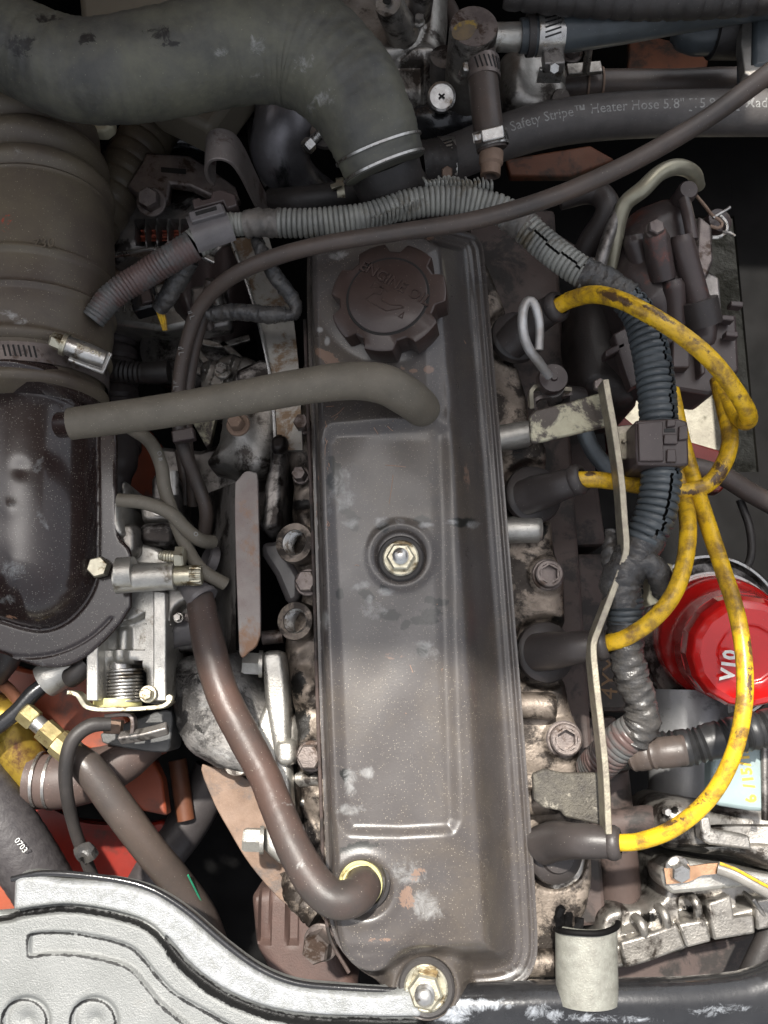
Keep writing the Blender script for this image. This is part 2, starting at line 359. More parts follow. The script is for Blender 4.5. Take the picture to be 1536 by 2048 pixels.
def text_pts(s, size, ext=0.0, bold=0.0):
    cu = bpy.data.curves.new('t', 'FONT'); cu.body = s; cu.size = size; cu.extrude = ext; cu.offset = bold; cu.resolution_u = 2
    o = bpy.data.objects.new('t', cu); COL.objects.link(o); dg = bpy.context.evaluated_depsgraph_get(); dg.update()
    me = o.evaluated_get(dg).to_mesh(); V = [v.co.copy() for v in me.vertices]; Fs = [tuple(p.vertices) for p in me.polygons]
    bpy.data.objects.remove(o); bpy.data.curves.remove(cu)
    x0 = min(v.x for v in V); x1 = max(v.x for v in V); y0 = min(v.y for v in V); y1 = max(v.y for v in V)
    return [Vector((v.x-(x0+x1)/2, v.y-(y0+y1)/2, v.z)) for v in V], Fs
def text_flat(s, px, py, z, hpx, deg, m, parent, up=(0, 0, 1), ext=.15, name='lettering', bold=0.0, sx=1.0):
    k = K(px, py, z); V, Fs = text_pts(s, hpx*k*1.38, ext, bold); c = P(px, py, z)
    n = Vector(up).normalized(); x = Vector((math.cos(R(deg)), math.sin(R(deg)), 0)); x = (x-n*x.dot(n)).normalized(); y = n.cross(x)
    b = MB(); b.add([c+x*v.x*sx+y*v.y+n*v.z for v in V], Fs); return obj(name, b, m, parent, smooth=False)
def text_tube(s, sp, L0, size, ang0, m, parent, lift=.12, flip=False, name='lettering', bold=0.0, fit=None):
    pos, rad, T, U = sp; V, Fs = text_pts(s, size, 0, bold); cum = [0]
    if fit:
        wd = 2*max(v.x for v in V)
        for v in V: v.x *= fit/wd
    for i in range(1, len(pos)): cum.append(cum[-1]+(pos[i]-pos[i-1]).length)
    out = []
    for v in V:
        x, y = (-v.x, -v.y) if flip else (v.x, v.y)
        l = min(max(L0+x, 0.01), cum[-1]-.01); i = int(np.searchsorted(cum, l))-1; f = (l-cum[i])/(cum[i+1]-cum[i])
        p = pos[i].lerp(pos[i+1], f); r = rad[i]+lift; t = T[i].lerp(T[i+1], f).normalized(); u = U[i].lerp(U[i+1], f).normalized(); sd = t.cross(u)
        a = ang0-y/r; out.append(p+(u*math.cos(a)-sd*math.sin(a)*-1)*r)
    b = MB(); b.add(out, Fs); return obj(name, b, m, parent, smooth=False)
def clampring(name, label, c, ax, r, w, m=STEEL, sang=0.0, screw=True, slots=6, s0=-.4, group=None, house=(11, 8, 6)):
    """worm-drive hose clamp: c,ax in mm; sang = angle of the housing away from straight up"""
    ax = Vector(ax).normalized(); u = Vector((0, 0, 1)); u = (u-ax*u.dot(ax)).normalized(); sd = ax.cross(u)
    o = bpy.data.objects.new(name, None); COL.objects.link(o); b0 = c-u*r; o.location = b0*.001; o['_w'] = tuple(b0); tag(o, label, 'hose clamp', group)
    bnd = obj('band', MB().ring(c, ax, r, .8, w, 56), m, o, ang=40)
    if slots:
        for k in range(slots):
            a = s0+k*3.0/r; d = u*math.cos(a)+sd*math.sin(a)
            obj('slot', MB().box(c+d*(r+.85), (w*.62, 1.2, .25), ax+d.cross(ax)*.25, d), HOLE, bnd, smooth=False)
    if screw:
        d = u*math.cos(sang)+sd*math.sin(sang); t = ax.cross(d); q = c+d*(r+2.6)
        hs_ = obj('screw_housing', MB().box(q, (house[0], house[1], house[2]*.8), t, d), STEEL, o, bevel=1.2)
        h = MB(); h.hexa(q+d*.8-t*(house[0]/2+.3), -t, house[1]*.42, 5); h.box(q+d*.8-t*(house[0]/2+5.4), (.3, house[1]*.7, 1), t, d); obj('screw_head', h, m, hs_, ang=25)
    return o
def at(sp, i):
    pos, rad, T, U = sp; i = int(i*(len(pos)-1)) if isinstance(i, float) else i; return pos[i], T[i], rad[i], U[i]
def sub(sp, a, b):
    n = len(sp[0])-1; i, j = int(a*n), int(b*n)+1; return tuple(x[i:j] for x in sp)

# ================================================================== SETTING
def struct(name, mb, m, bevel=0, smooth=False):
    o = obj(name, mb, m, None, smooth=smooth, bevel=bevel); o['kind'] = 'structure'; return o
g = MB(); g.add([Vector((x, y, -640)) for x, y in ((-9000, -9000), (9000, -9000), (9000, 9000), (-9000, 9000))], [(0, 1, 2, 3)])
struct('ground', g, CONC)
OX0, OX1, OY0, OY1 = P(1250, 900, -470).x, P(1492, 700, -470).x, P(1400, 945, -470).y, P(1400, 435, -470).y
# dark tray added under the engine for gap shade; concrete shows at the right
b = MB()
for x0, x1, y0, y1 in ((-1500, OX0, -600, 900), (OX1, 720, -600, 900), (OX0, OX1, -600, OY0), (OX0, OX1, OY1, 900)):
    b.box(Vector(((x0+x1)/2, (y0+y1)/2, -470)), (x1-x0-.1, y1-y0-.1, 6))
t = tag(obj('shade_tray', b, BLK, smooth=False), 'deep black tray added far below the engine for deep shade, with a gap that shows the concrete', 'tray')
t = thing('unseen_bay_wall', 'black walls of the engine bay, out of view, the sides raised to cut light', 'bay wall', (700, 2300, -470))
obj('unseen_side_panel', MB().box(Vector((-470, 30, -110)), (8, 1170, 720)), BLK, t, False)  # unseen side panels, raised above the engine to cut side light
obj('unseen_side_panel', MB().box(Vector((724, 30, -110)), (8, 1170, 720)), BLK, t, False)
obj('unseen_front_panel', MB().box(Vector((0, -560, -300)), (1240, 8, 340)), BLK, t, False)
obj('unseen_rear_panel', MB().box(Vector((0, 620, -230)), (1240, 8, 480)), BLK, t, False)
# unseen hood hinged behind the bay, sized and leaned to shade its far half
t = thing('unseen_hood', 'raised orange brown engine hood leaning open out of view behind the bay', 'hood', (768, -1200, -40))
LN = R(20); hu = Vector((0, -math.sin(LN), math.cos(LN))); hb = Vector((-237, 655, -40))
obj('panel', MB().box(hb+hu*510, (905, 16, 1020), (1, 0, 0), hu), UNSEEN_HOODM, t, False, bevel=4)  # panel of the unseen hood, there to shade the bay
obj('rim', MB().box(hb+hu*1022+Vector((0, -8, -3)), (905, 34, 20), (1, 0, 0), hu), UNSEEN_HOODM, t, False, bevel=4)  # rim of the unseen hood
for x in (-380, 0, 380): obj('unseen_hood_stiffener', MB().box(hb+hu*510+Vector((x, -14, -6)), (60, 16, 960), (1, 0, 0), hu), UNSEEN_HOODM, t, False, bevel=5)

# ================================================================== ENGINE BLOCK, HEAD
t = thing('engine_block', 'brown painted engine block with cast ochre marks right of the valve cover', 'engine block', (860, 1200, -300))
b = MB(); b.prism([(700, 380), (1110, 420), (1190, 1560), (1215, 1850), (700, 1900), (640, 1500), (600, 900)], -95, -430); obj('crankcase', b, BLOCK, t, False, bevel=3)
b = MB(); b.prism([(1060, 830), (1180, 840), (1215, 1090), (1090, 1095)], -120, -300); obj('side_cover', b, BLOCK, t, False, bevel=5)
b = MB(); b.prism([(1090, 1108), (1225, 1105), (1290, 1425), (1120, 1425)], -118, -300); obj('side_cover', b, BLOCK, t, False, bevel=4)
b = MB(); b.prism([(1110, 1436), (1235, 1432), (1262, 1640), (1130, 1640)], -122, -300); obj('side_cover', b, BLOCK, t, False, bevel=4)
text_flat('4YX', 1220, 1355, -117.8, 34, 83, BRNP, t)
b = MB(); c = P(1240, 1800, -150); c2 = P(1225, 1590, -75)
b = MB(); b.tube([(1212, 1540, -100), (1225, 1650, -105), (1240, 1812, -118)], 44, n=36); obj('pipe_boss', b, BLOCK, t)
b = MB(); b.tube([(1175, 1700, -118), (1188, 1840, -128)], 22, n=24); obj('pipe_boss', b, BLOCK, t)
b = MB(); b.tube([(1215, 1650, -82), (1285, 1640, -82), (1308, 1640, -84)], 28, n=24); obj('cross_boss', b, BLOCK, t)

t = thing('cylinder_head', 'sooty aluminium cylinder head with socket bolts beside the brown valve cover', 'cylinder head', (840, 1200, -95))
# right-hand ledge
rp = [(930, 420), (985, 540), (1025, 640), (1035, 720), (1060, 790), (1062, 860), (1095, 880), (1100, 960), (1105, 1020), (1112, 1100), (1132, 1150), (1135, 1240), (1130, 1340), (1145, 1420), (1165, 1470), (1165, 1560), (1185, 1650), (1190, 1760), (1178, 1830), (1150, 1870), (1080, 1990), (930, 2010), (920, 1500), (900, 900)]
def fz(u, v, d):
    z = -60-9*rnd_edge(d, 9)
    for x, y, r in ((1030, 670, 58), (1068, 985, 66), (1093, 1305, 72), (1110, 1712, 66)):
        q = np.hypot(u-x, v-y); z = z-7*(1-ss(q, r*.9, r*1.08))
    for x, y, r in ((1095, 1150, 42), (1128, 1478, 46)):
        q = np.hypot(u-x, v-y); z = z+3*(1-ss(q, r*.8, r))
    for y0, k in ((760, .05), (900, .06), (1230, .05), (1530, .05)):
        z = z-3*np.exp(-((v-y0-(u-1000)*k*8)/26)**2)
    return z
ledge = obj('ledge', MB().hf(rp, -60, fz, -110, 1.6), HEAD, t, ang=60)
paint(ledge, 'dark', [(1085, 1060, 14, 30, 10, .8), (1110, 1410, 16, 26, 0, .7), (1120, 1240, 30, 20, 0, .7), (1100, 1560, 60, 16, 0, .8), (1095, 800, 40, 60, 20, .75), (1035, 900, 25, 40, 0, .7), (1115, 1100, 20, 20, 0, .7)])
for x, y, x2, y2, r in ((960, 885, 1062, 868, 27), (980, 1062, 1082, 1058, 27), (1010, 1410, 1110, 1412, 27), (1030, 1604, 1118, 1600, 27), (1040, 1925, 1112, 1925, 26)):
    b = MB(); b.tube([(x, y, -52), (x2-8, y2, -52), (x2, y2, -52, r*.86)], r, n=28); obj('cross_boss', b, ALUB if y < 1200 else HEAD, t)
for x, y, r in ((1095, 1150, 25), (1128, 1478, 28)): bolt(t, x, y, -57.5, r, 8, DSTEEL, socket=True, washer=1.3, name='socket_bolt')
# front lobes seen right of the last plug and left of the cover
b = MB(); b.hf([(1090, 1735), (1180, 1700), (1192, 1790), (1150, 1860), (1120, 1880), (1080, 1820)], -62, lambda u, v, d: -62-14*rnd_edge(d, 10), -130, 1.6); obj('front_lobe', b, ALU, t)
# left-hand ledge with threaded bores
lp = [(700, 600), (612, 700), (590, 760), (565, 800), (560, 880), (585, 960), (578, 1020), (590, 1070), (575, 1110), (600, 1150), (600, 1200), (578, 1240), (565, 1290), (575, 1380), (585, 1430), (575, 1520), (600, 1620), (590, 1700), (600, 1760), (640, 1850), (700, 1900), (760, 1900), (760, 600)]
def fz(u, v, d):
    z = -62-14*rnd_edge(d, 12)
    for y0 in (830, 930, 1010, 1330, 1420, 1560, 1640):
        z = z-5*np.exp(-((v-y0)/16)**2)*(1-np.exp(-((u-620)/60)**2)*.4)
    return z+1.5*np.sin(u*.11+v*.05)*np.sin(v*.09)
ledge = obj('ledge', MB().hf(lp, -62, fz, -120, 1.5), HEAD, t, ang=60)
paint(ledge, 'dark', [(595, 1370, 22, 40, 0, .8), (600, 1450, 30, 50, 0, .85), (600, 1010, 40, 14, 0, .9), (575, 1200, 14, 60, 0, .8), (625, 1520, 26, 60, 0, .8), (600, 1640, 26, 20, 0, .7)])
for x, y, r in ((604, 1092, 40), (606, 1245, 38)):
    k = K(x, y, -50); c = P(x, y, -62); ax = Vector((-.30, 0, 1)).normalized(); prof = [(r*k, -18), (r*k*1.04, 12), (r*k*.98, 15), (r*k*.66, 15)]
    prof += [(r*k*.64, -10)]
    b = MB(); b.lathe(c, ax, prof, 36, closed=True); br_ = obj('bore_rim', b, HEAD, t, ang=35)
    prof = []
    for i in range(10): prof += [(r*k*.65, 13.5-i*1.9), (r*k*.56, 12.6-i*1.9)]
    b = MB(); b.lathe(c, ax, prof[::-1], 32, closed=True); obj('thread', b, STEEL, br_, ang=28); obj('bore_floor', MB().lathe(c-ax*8, ax, [(r*k*.62, 0), (r*k*.62, .5)], 24), HOLE, br_)
for x, y, r, z in ((603, 952, 15, -56), (617, 1165, 23, -48), (608, 850, 17, -55), (624, 1512, 26, -52)):
    bolt(t, x, y, z, r, 8, DSTEEL, ax=(-.15, 0, 1), washer=1.2)
bolt(t, 643, 1884, -55, 29, 13, DSTEEL, ax=(-.25, -.1, 1), washer=1.25)
b = MB(); b.tube([(560, 1560, -72), (640, 1556, -66)], 17, n=20); b.tube([(560, 1606, -72), (640, 1602, -68)], 10, n=16); obj('cross_boss', b, ALU, t)
b = MB(); b.tube([(590, 1740, -86), (600, 1790, -84), (640, 1830, -78)], 30, n=24, lumps=1.2); obj('front_lobe', b, HEAD, t)

# ================================================================== VALVE COVER
VCO = [(640, 425), (780, 410), (930, 435), (966, 455), (976, 500), (987, 620), (1003, 800), (1020, 1000), (1040, 1250), (1056, 1450), (1071, 1650), (1081, 1800), (1086, 1900), (1081, 1945), (1060, 1982), (1015, 2004), (950, 2010), (905, 2012), (888, 2030), (858, 2041), (826, 2034), (802, 2012), (770, 1988), (722, 1962), (682, 1922), (660, 1875), (651, 1800), (643, 1600), (635, 1400), (628, 1150), (621, 900), (613, 700), (609, 540), (615, 450)]
PANEL = [(672, 880), (760, 874), (868, 866), (880, 880), (885, 1000), (892, 1300), (902, 1630), (895, 1645), (800, 1650), (706, 1648), (694, 1632), (680, 1300), (660, 900)]
def fz(u, v, d):
    W = 6.5+29*ss(u, 690, 900)                                # wide shoulder on the right, steep on the left
    e = d/W; fl = ss(u, 800, 950)
    z = -36+0*u
    z = z+33*ss(e, .34, 1.12)+3*ss(e, .9, 1.7)
    z = z-1.5*fl*np.exp(-((d-3.4)/1.3)**2)-.8*fl*np.exp(-((d-8.5)/1.6)**2)
    q = pdist(u, v, PANEL); z = z-3.4*ss(q, -20, 9)
    z = z-1.8*ss(v, 1868, 1892)*(1-ss(v, 1990, 2030))*ss(e, .8, 1.3)
    z = z+1.6*np.exp(-((v-855)/20)**2)*ss(u, 700, 800)*(1-ss(u, 890, 915))
    r = np.hypot(u-800, v-1118); z = z-1.6*(1-ss(r, 44, 52))+1.0*np.exp(-((r-60)/9)**2)
    r = np.hypot(u-728, v-1765); z = z+1.0*np.exp(-((r-66)/12)**2)-2.4*(1-ss(r, 44, 60))
    r = np.hypot(u-775, v-600); z = z+2.2*(1-ss(r, 112, 150))*ss(e, .5, 1.2)
    r = np.hypot(u-851, v-1978); z = z*(ss(r, 62, 108))+(-17)*(1-ss(r, 62, 108)); z = z-1.5*np.exp(-((r-58)/5)**2)
    # soft hand-made unevenness and dents
    z = z+.35*np.sin(u*.021+v*.008)*np.sin(v*.013+1)+.18*np.sin(u*.05+2)*np.sin(v*.031)
    z = z+1.3*np.exp(-((u-905)/14)**2-((v-800)/45)**2)-1.2*np.exp(-((u-880)/34)**2-((v-838)/20)**2)
    for x, y, a, rr in ((690, 1550, -.5, 16), (640, 1560, -.6, 25), (735, 1900, .6, 40), (980, 1900, .7, 30)): z = z+a*np.exp(-((u-x)**2+(v-y)**2)/rr**2)
    return z
vc = thing('valve_cover', 'long dusty brown black valve cover with a recessed panel down the middle of the engine', 'valve cover', (850, 1200, -40))
cv = obj('cover_shell', MB().hf([(a_, b_, 1) for a_, b_ in VCO], -18, fz, -41, .75), COVER, vc, ang=70)
paint(cv, 'scuff_sheen', [(700, 1045, 26, 16, 0, .62), (760, 1045, 20, 18, 0, .66), (800, 1045, 18, 12, 0, .6), (850, 1050, 26, 9, 0, .62), (900, 1045, 26, 8, 0, .58), (945, 1050, 26, 12, 0, .62), (720, 1172, 36, 12, -15, .66), (770, 1185, 26, 12, 10, .6), (650, 1240, 12, 32, 5, .6), (850, 1292, 28, 16, 10, .6), (765, 1220, 20, 10, 0, .52), (665, 990, 16, 60, 10, .52), (700, 1560, 20, 50, 0, .58), (732, 1545, 22, 18, 0, .72), (700, 1620, 40, 20, 0, .55), (810, 1745, 60, 40, 0, .54), (850, 1810, 60, 40, 30, .56), (640, 660, 9, 8, 0, .9), (655, 683, 7, 12, 0, .9), (680, 510, 30, 12, -15, .6), (1030, 1950, 50, 25, -30, .52), (740, 1200, 12, 16, 0, .6), (690, 1000, 30, 40, 30, .55), (860, 1300, 40, 30, 0, .5), (745, 1215, 40, 40, 0, .48), (690, 960, 24, 60, 0, .5), (1000, 1985, 80, 20, -20, .5)], 1.16)
paint(cv, 'dark', [(668, 930, 12, 26, -20, .86), (672, 965, 24, 26, -20, .84), (690, 1020, 14, 20, -50, .86), (705, 1050, 20, 12, 40, .86), (765, 1055, 16, 13, 0, .84), (845, 1040, 24, 13, 0, .82), (925, 1045, 36, 13, 0, .84), (770, 1180, 18, 8, 40, .84), (860, 1200, 16, 10, 0, .82), (850, 1240, 40, 13, 0, .80), (810, 1250, 12, 20, 30, .76), (845, 1300, 16, 16, 0, .82), (720, 1695, 60, 16, -10, .72), (690, 1550, 14, 20, 0, .70), (680, 1190, 14, 20, 0, .7), (700, 1030, 30, 20, 30, .7), (860, 1230, 40, 26, 0, .62), (735, 1190, 26, 14, 30, .8), (780, 1230, 30, 16, 0, .74), (880, 1205, 30, 12, 0, .72), (675, 960, 22, 60, 0, .66)], 1.12)
paint(cv, 'chip', [(650, 712, 42, 15, 32, .74), (710, 738, 26, 9, 12, .70), (858, 739, 13, 9, -6, 1.1), (826, 742, 12, 6, 0, .9), (806, 736, 10, 5, 20, .7), (860, 476, 14, 8, 0, .8), (933, 960, 14, 60, 0, .53), (815, 1800, 26, 60, 8, .56), (835, 1745, 30, 16, -30, .56), (760, 1880, 80, 8, 0, .48), (790, 1310, 60, 14, -10, .44)])
# scratches through the paint to primer, standing as thin burrs
rn = random.Random(3)
PRIM = mat('copper coloured primer scratch', (.30, .165, .105), (.20, .12, .08), (.4, .6), bump=0)
sc_list = [(770, 930, 812, 934), (786, 950, 778, 1008), (640, 905, 648, 935), (655, 880, 650, 915), (662, 835, 688, 815), (640, 815, 668, 812), (668, 840, 676, 832), (748, 855, 756, 868), (775, 852, 786, 862), (645, 960, 650, 990), (920, 675, 932, 688), (820, 1330, 826, 1345)]
for i in range(24): x = 632+rn.random()*26; y = 830+rn.random()*220; sc_list.append((x, y, x+rn.uniform(-6, 6), y+rn.uniform(4, 14)))
for i in range(6): x = 650+rn.random()*250; y = 830+rn.random()*1000; sc_list.append((x, y, x+rn.uniform(-9, 9), y+rn.uniform(-9, 9)))
b = MB()
U_, V_ = np.zeros(1), np.zeros(1)
def cz(x, y):                                               # cover height at a photo point (edge distance approximated by outline distance)
    u = np.array([float(x)]); v = np.array([float(y)]); d = np.maximum(0, pdist(u, v, VCO))*.33
    return float(fz(u, v, d)[0])
for (x, y, x2, y2) in sc_list:
    m_ = ((x+x2)/2+rn.uniform(-2, 2), (y+y2)/2+rn.uniform(-2, 2)); pts = []
    for (a, c) in ((x, y), m_, (x2, y2)):
        pts.append((a, c, cz(a, c)+.12))
    b.ribbon(pts, 1.0, .1, step=1)
obj('scratches', b, PRIM, vc, kind='stuff')
b = MB()                                                    # gasket line on the left edge
b.tube([(x-2, y, -38.5) for x, y in ((612, 640), (617, 800), (623, 950), (630, 1150), (637, 1400), (644, 1600), (652, 1800), (662, 1875), (700, 1945))], 4, n=10, step=3); obj('gasket_edge', b, BLOCK, vc)

def stud_nut(px, py, z, rw, label, tilt=(0, 0, 1), s=1.0):
    o = thing('cover_nut', label, 'nut', (px, py, z), 'nuts holding the valve cover'); k = K(px, py, z); c = P(px, py, z); ax = Vector(tilt).normalized()
    obj('seal_washer', MB().lathe(c, ax, [(rw*k, -2), (rw*k, 2.6), (rw*k*.93, 3.6), (rw*k*.72, 3.2), (rw*k*.70, 1.0)], 44), RUBD, o)
    obj('washer', MB().lathe(c+ax*2.2, ax, [(rw*k*.78, 0), (rw*k*.78, 2.4), (rw*k*.72, 3.0), (rw*k*.5, 2.6)], 40), ZINC, o)
    obj('hex_nut', MB().lathe(c+ax*4.5, ax, [(rw*k*.62, 0), (rw*k*.62, 6.2*s), (rw*k*.54, 7.2*s), (rw*k*.36, 7.3*s)], 6), ZINC, o, ang=25)
    pr = [(rw*k*.34, 0), (rw*k*.34, 8*s)]
    for i in range(4): pr += [(rw*k*.34, (8.4+i*1.3)*s), (rw*k*.29, (9.0+i*1.3)*s)]
    pr += [(rw*k*.30, 14*s), (rw*k*.22, 15.4*s), (rw*k*.05, 16*s)]
    obj('stud', MB().lathe(c+ax*4.5, ax, pr, 24), STEEL, o, ang=40); return o
stud_nut(802, 1118, -5, 46, 'zinc nut and black washer in the middle of the recessed cover panel', (-.05, 0, 1), .8)
stud_nut(853, 1972, -17, 56, 'zinc nut with shiny stud at the bottom end of the valve cover', (-.12, .02, 1), 1.15)
oc = thing('grommet', 'pale yellow plastic ring in a rubber grommet low on the valve cover', 'grommet', (728, 1762, 0))
c = P(727, 1762, -3); k = K(727, 1762, 0); ax = Vector((-.10, .08, 1)).normalized()
obj('rubber_ring', MB().lathe(c, ax, [(56*k, 0), (54*k, 2.5), (48*k, 3.4), (44*k, 2.0), (43*k, -6)], 48), RUBD, oc)
obj('plastic_collar', MB().lathe(c+Vector((-1.2, -1.2, 0)), ax, [(44*k, 0), (44*k, 5.5), (41*k, 6.6), (38*k, 6.2), (37*k, 4.8), (33*k, 4.8), (31*k, 3.2), (27*k, 1)], 48), PLY, oc, ang=28)

# oil filler cap
oc = thing('oil_filler_cap', 'brown lobed filler cap embossed ENGINE OIL at the top of the valve cover', 'oil cap', (785, 605, 0))
ax = Vector((-.20, .03, 1)).normalized(); c0 = P(787, 622, 0); k = K(785, 600, 12); q = ax.to_track_quat('Z', 'Y')
xx = (Vector((1, 0, 0))-ax*ax.x).normalized(); yy = ax.cross(xx)
def capring(rs, h):
    out = []
    for i in range(168):
        a = 2*math.pi*i/168; f = ((math.degrees(a)-(-22)) % 51.4286)/51.4286; f = abs(f-.5)*2     # 1 at notch centre
        n = max(0, min(1, (f-.56)/.20)); r = rs*(1-.155*n)
        out.append(c0+(xx*math.cos(a)+yy*math.sin(a))*r*k+ax*h)
    return out
V = []; prof = [(112, 0), (114, 2), (117, 19), (115.5, 20.6), (112, 21.2)]
for r, h in prof: V += capring(r, h)
Fs = []
for i in range(len(prof)-1):
    for j in range(168): j2 = (j+1) % 168; Fs.append((i*168+j, i*168+j2, (i+1)*168+j2, (i+1)*168+j))
Fs.append(tuple(4*168+j for j in range(168)))
b = MB(); b.add(V, Fs); obj('cap_body', b, CAPM, oc, ang=30)
ct_ = c0+ax*21.2
obj('groove', MB().lathe(ct_, ax, [(84*k, 0), (83*k, .35), (79*k, .35), (78.5*k, 0)], 72), HOLE, oc)
dsc = obj('disc', MB().lathe(ct_, ax, [(79*k, 0), (79*k, .7), (77*k, 1.1)], 72), CAPM, oc, ang=50)
def on_cap(u, v, h): return ct_+xx*(u*k)+yy*(v*k)+ax*h
ra = R(-35)
V, Fs = text_pts('ENGINE OIL', 23*k*1.35, .8, .16)
V2 = []
for v in V:
    x, y = v.x, v.y+30*k
    V2.append(ct_+xx*(x*math.cos(ra)-y*math.sin(ra))+yy*(x*math.sin(ra)+y*math.cos(ra))+ax*(1.2+v.z))
b = MB(); b.add(V2, Fs); obj('lettering', b, CAPM, dsc, False)
def capline(pts, wd=4):
    C = []
    for (x, y) in pts:
        C.append(ct_+xx*k*(x*math.cos(ra)-y*math.sin(ra))+yy*k*(x*math.sin(ra)+y*math.cos(ra))+ax*1.2)
    for a, c in zip(C[:-1], C[1:]): b.box((a+c)/2, ((c-a).length+.4, wd*k*.5, .7), c-a, ax)
b = MB(); capline([(-40, 14), (-22, 14), (-22, 8), (-40, -2), (-40, 14)]); capline([(-26, -8), (-34, -28), (18, -28), (44, -6), (38, -4), (16, -14), (-2, -14), (-10, -4), (-26, -8)]); capline([(-14, -4), (-14, 8), (-24, 8), (-4, 8)]); capline([(50, -14), (46, -26), (54, -26), (50, -14)])
obj('oil_can_symbol', b, CAPM, dsc, False)

# ================================================================== HOSES ACROSS THE TOP
def hose(name, label, pts, r, m, cat='hose', n=28, **kw):
    b = MB(); sp = MB.path(pts, r, kw.pop('step', 1.8)); b.tube(None, sp=sp, n=n, **kw)
    o = tag(obj(name, b, m), label, cat); return o, sp
rh = thing('radiator_hose', 'thickest olive black rubber hose curving across the top left corner', 'hose', (600, 120, 0))
spR = MB.path([(-220, -60, 62, 96), (-60, 30, 62, 94), (30, 92, 60, 92), (165, 143, 58, 96), (330, 127, 56, 101), (480, 92, 54, 108), (600, 98, 52, 112), (690, 168, 48, 102), (738, 250, 42, 92), (770, 338, 30, 83)], None, 1.6)
b = MB(); b.tube(None, sp=spR, n=56, lumps=.5, seed=4); body = obj('hose_wall', b, RUBOL, rh)
paint(body, 'dark', [(40, 92, 50, 34, 12, .85), (320, 66, 50, 26, 5, .72), (345, 90, 50, 10, 0, .7), (175, 80, 34, 30, 0, .7), (90, 40, 60, 20, 0, .6)], .82)
paint(body, 'scuff_sheen', [(345, 95, 40, 4, -12, .58), (440, 105, 30, 22, -20, .56), (515, 90, 30, 40, 30, .56), (600, 130, 40, 50, 40, .52), (640, 200, 30, 50, 60, .5), (500, 150, 60, 16, 0, .48)])
b = MB(); k = K(175, 80, 80)
for i in range(3): b.lathe(P(172+rn.uniform(-14, 14), 78+rn.uniform(-10, 10), 82), (rn.uniform(-.6, .6), rn.uniform(-.6, .6), 1), [(8*k, 0), (7*k, 3), (3.5*k, 5)], 9)
obj('torn_lump', b, RUBD, rh)
def fat(sp, y):
    for i, p in enumerate(sp[0]):
        if i > len(sp[0])*.6 and float(proj(np.array([list(p)]))[1][0]) > y: return i
    return len(sp[0])-1
for f, nm in ((fat(spR, 296), 0), (fat(spR, 330), 1)):
    p, t_, r_, u_ = at(spR, f)
    o = tag(obj('wire_clamp', MB().ring(p, t_, r_-.1, 1.3, 1.5, 64), STEEL, ang=60), ('upper', 'lower')[nm]+' wire ring of the two round the end of the thickest olive hose', 'hose clamp', 'wire rings on the thick hose')
# thermostat outlet neck below the hose
t = thing('outlet_neck', 'black outlet neck under the lower end of the thick olive hose', 'pipe', (800, 360, -80))
obj('neck', MB().tube([(766, 325, 12, 72), (778, 362, 2, 70), (798, 400, -70, 70)], n=40), RUBD, t)
obj('collar', MB().tube([(840, 330, -40), (905, 322, -42)], 46, n=30, lumps=.6), RUBD, t)
clampring('hose_clamp', 'slotted steel clamp at the left end of the heater hose', P(893, 322, -42), (1, .1, 0), 17, 12, STEEL, screw=False, slots=9, s0=-.3, sang=.2)
bt = thing('clamp_screw', 'small rusty screw below the slotted clamp at the heater hose end', 'screw', (895, 355, -40)); bolt(bt, 893, 345, -26, 12, 5, RUST, ax=(0, -.5, .8), washer=0, name='head')

bl = thing('round_stud', 'shiny domed steel stud just above the corrugated conduit', 'stud', (745, 385, -30))
k = K(747, 385, -5); obj('dome', MB().lathe(P(750, 392, -22), (-.1, .05, 1), [(21*k, 0), (21*k, 12), (20*k, 15), (15*k, 18.5), (8*k, 20.5), (1*k, 21)], 32), STEEL, bl, ang=80)
obj('sleeve', MB().tube([(768, 398, -36), (800, 402, -40)], 20, n=20, corr=(3, 1)), RUBD, bl)

# vertical capped T fitting
tf = thing('tee_fitting', 'tall round metal fitting with a flat stained top beside the thermostat', 'fitting', (950, 80, -30))
k = K(948, 52, 30); c = P(954, 100, -18)
b = MB(); b.lathe(P(948, 53, 30)-Vector((0, 0, 78)), (0, 0, 1), [(45*k, 0), (48*k, 30), (49*k, 76), (47.5*k, 78)], 56); cp = obj('body', b, ALU, tf, ang=40)
b = MB(); b.lathe(P(948, 53, 30.1), (0, 0, 1), [(47*k, 0), (46.6*k, .5)], 56); tp = obj('top_cap', b, DSTEEL, tf)
STAINM = mat('ochre stained patch', (.20, .15, .09), (.12, .10, .08), (.35, .5), metal=.4, ns=110, bump=.4, grime=(.32, .22, .05), gr=.5, gs=90)
b = MB(); b.prism(smoothpoly([(905, 60), (920, 44), (945, 40), (955, 48), (948, 66), (936, 78), (918, 80), (906, 74)]), 30.9, 30.5); obj('stain', b, STAINM, tf)
b = MB(); b.tube([(985, 75, 2), (1030, 74, 2), (1068, 70, 2)], 27, n=32); obj('side_neck', b, ALUB, tf)
b = MB(); b.tube([(958, 88, 4), (962, 110, 6), (964, 130, 6)], 22, n=28); obj('lower_neck', b, ALU, tf)
h1, spT = hose('bypass_hose', 'short brown rubber hose hanging down from the round metal fitting', [(960, 92, 14), (964, 130, 14), (970, 200, 10), (978, 265, 6), (984, 300, 2)], 30, RUBBR)
p = P(967, 140, 13); clampring('hose_clamp.001', 'slotted clamp with a brass screw on top of the short brown hose', p, P(967, 140, 13)-P(971, 200, 10), 30*K(967, 140, 13)+.3, 24*K(967, 140, 13)*1.7, DSTEEL, screw=True, sang=-1.45, slots=7, s0=-.55, house=(9, 7, 6))
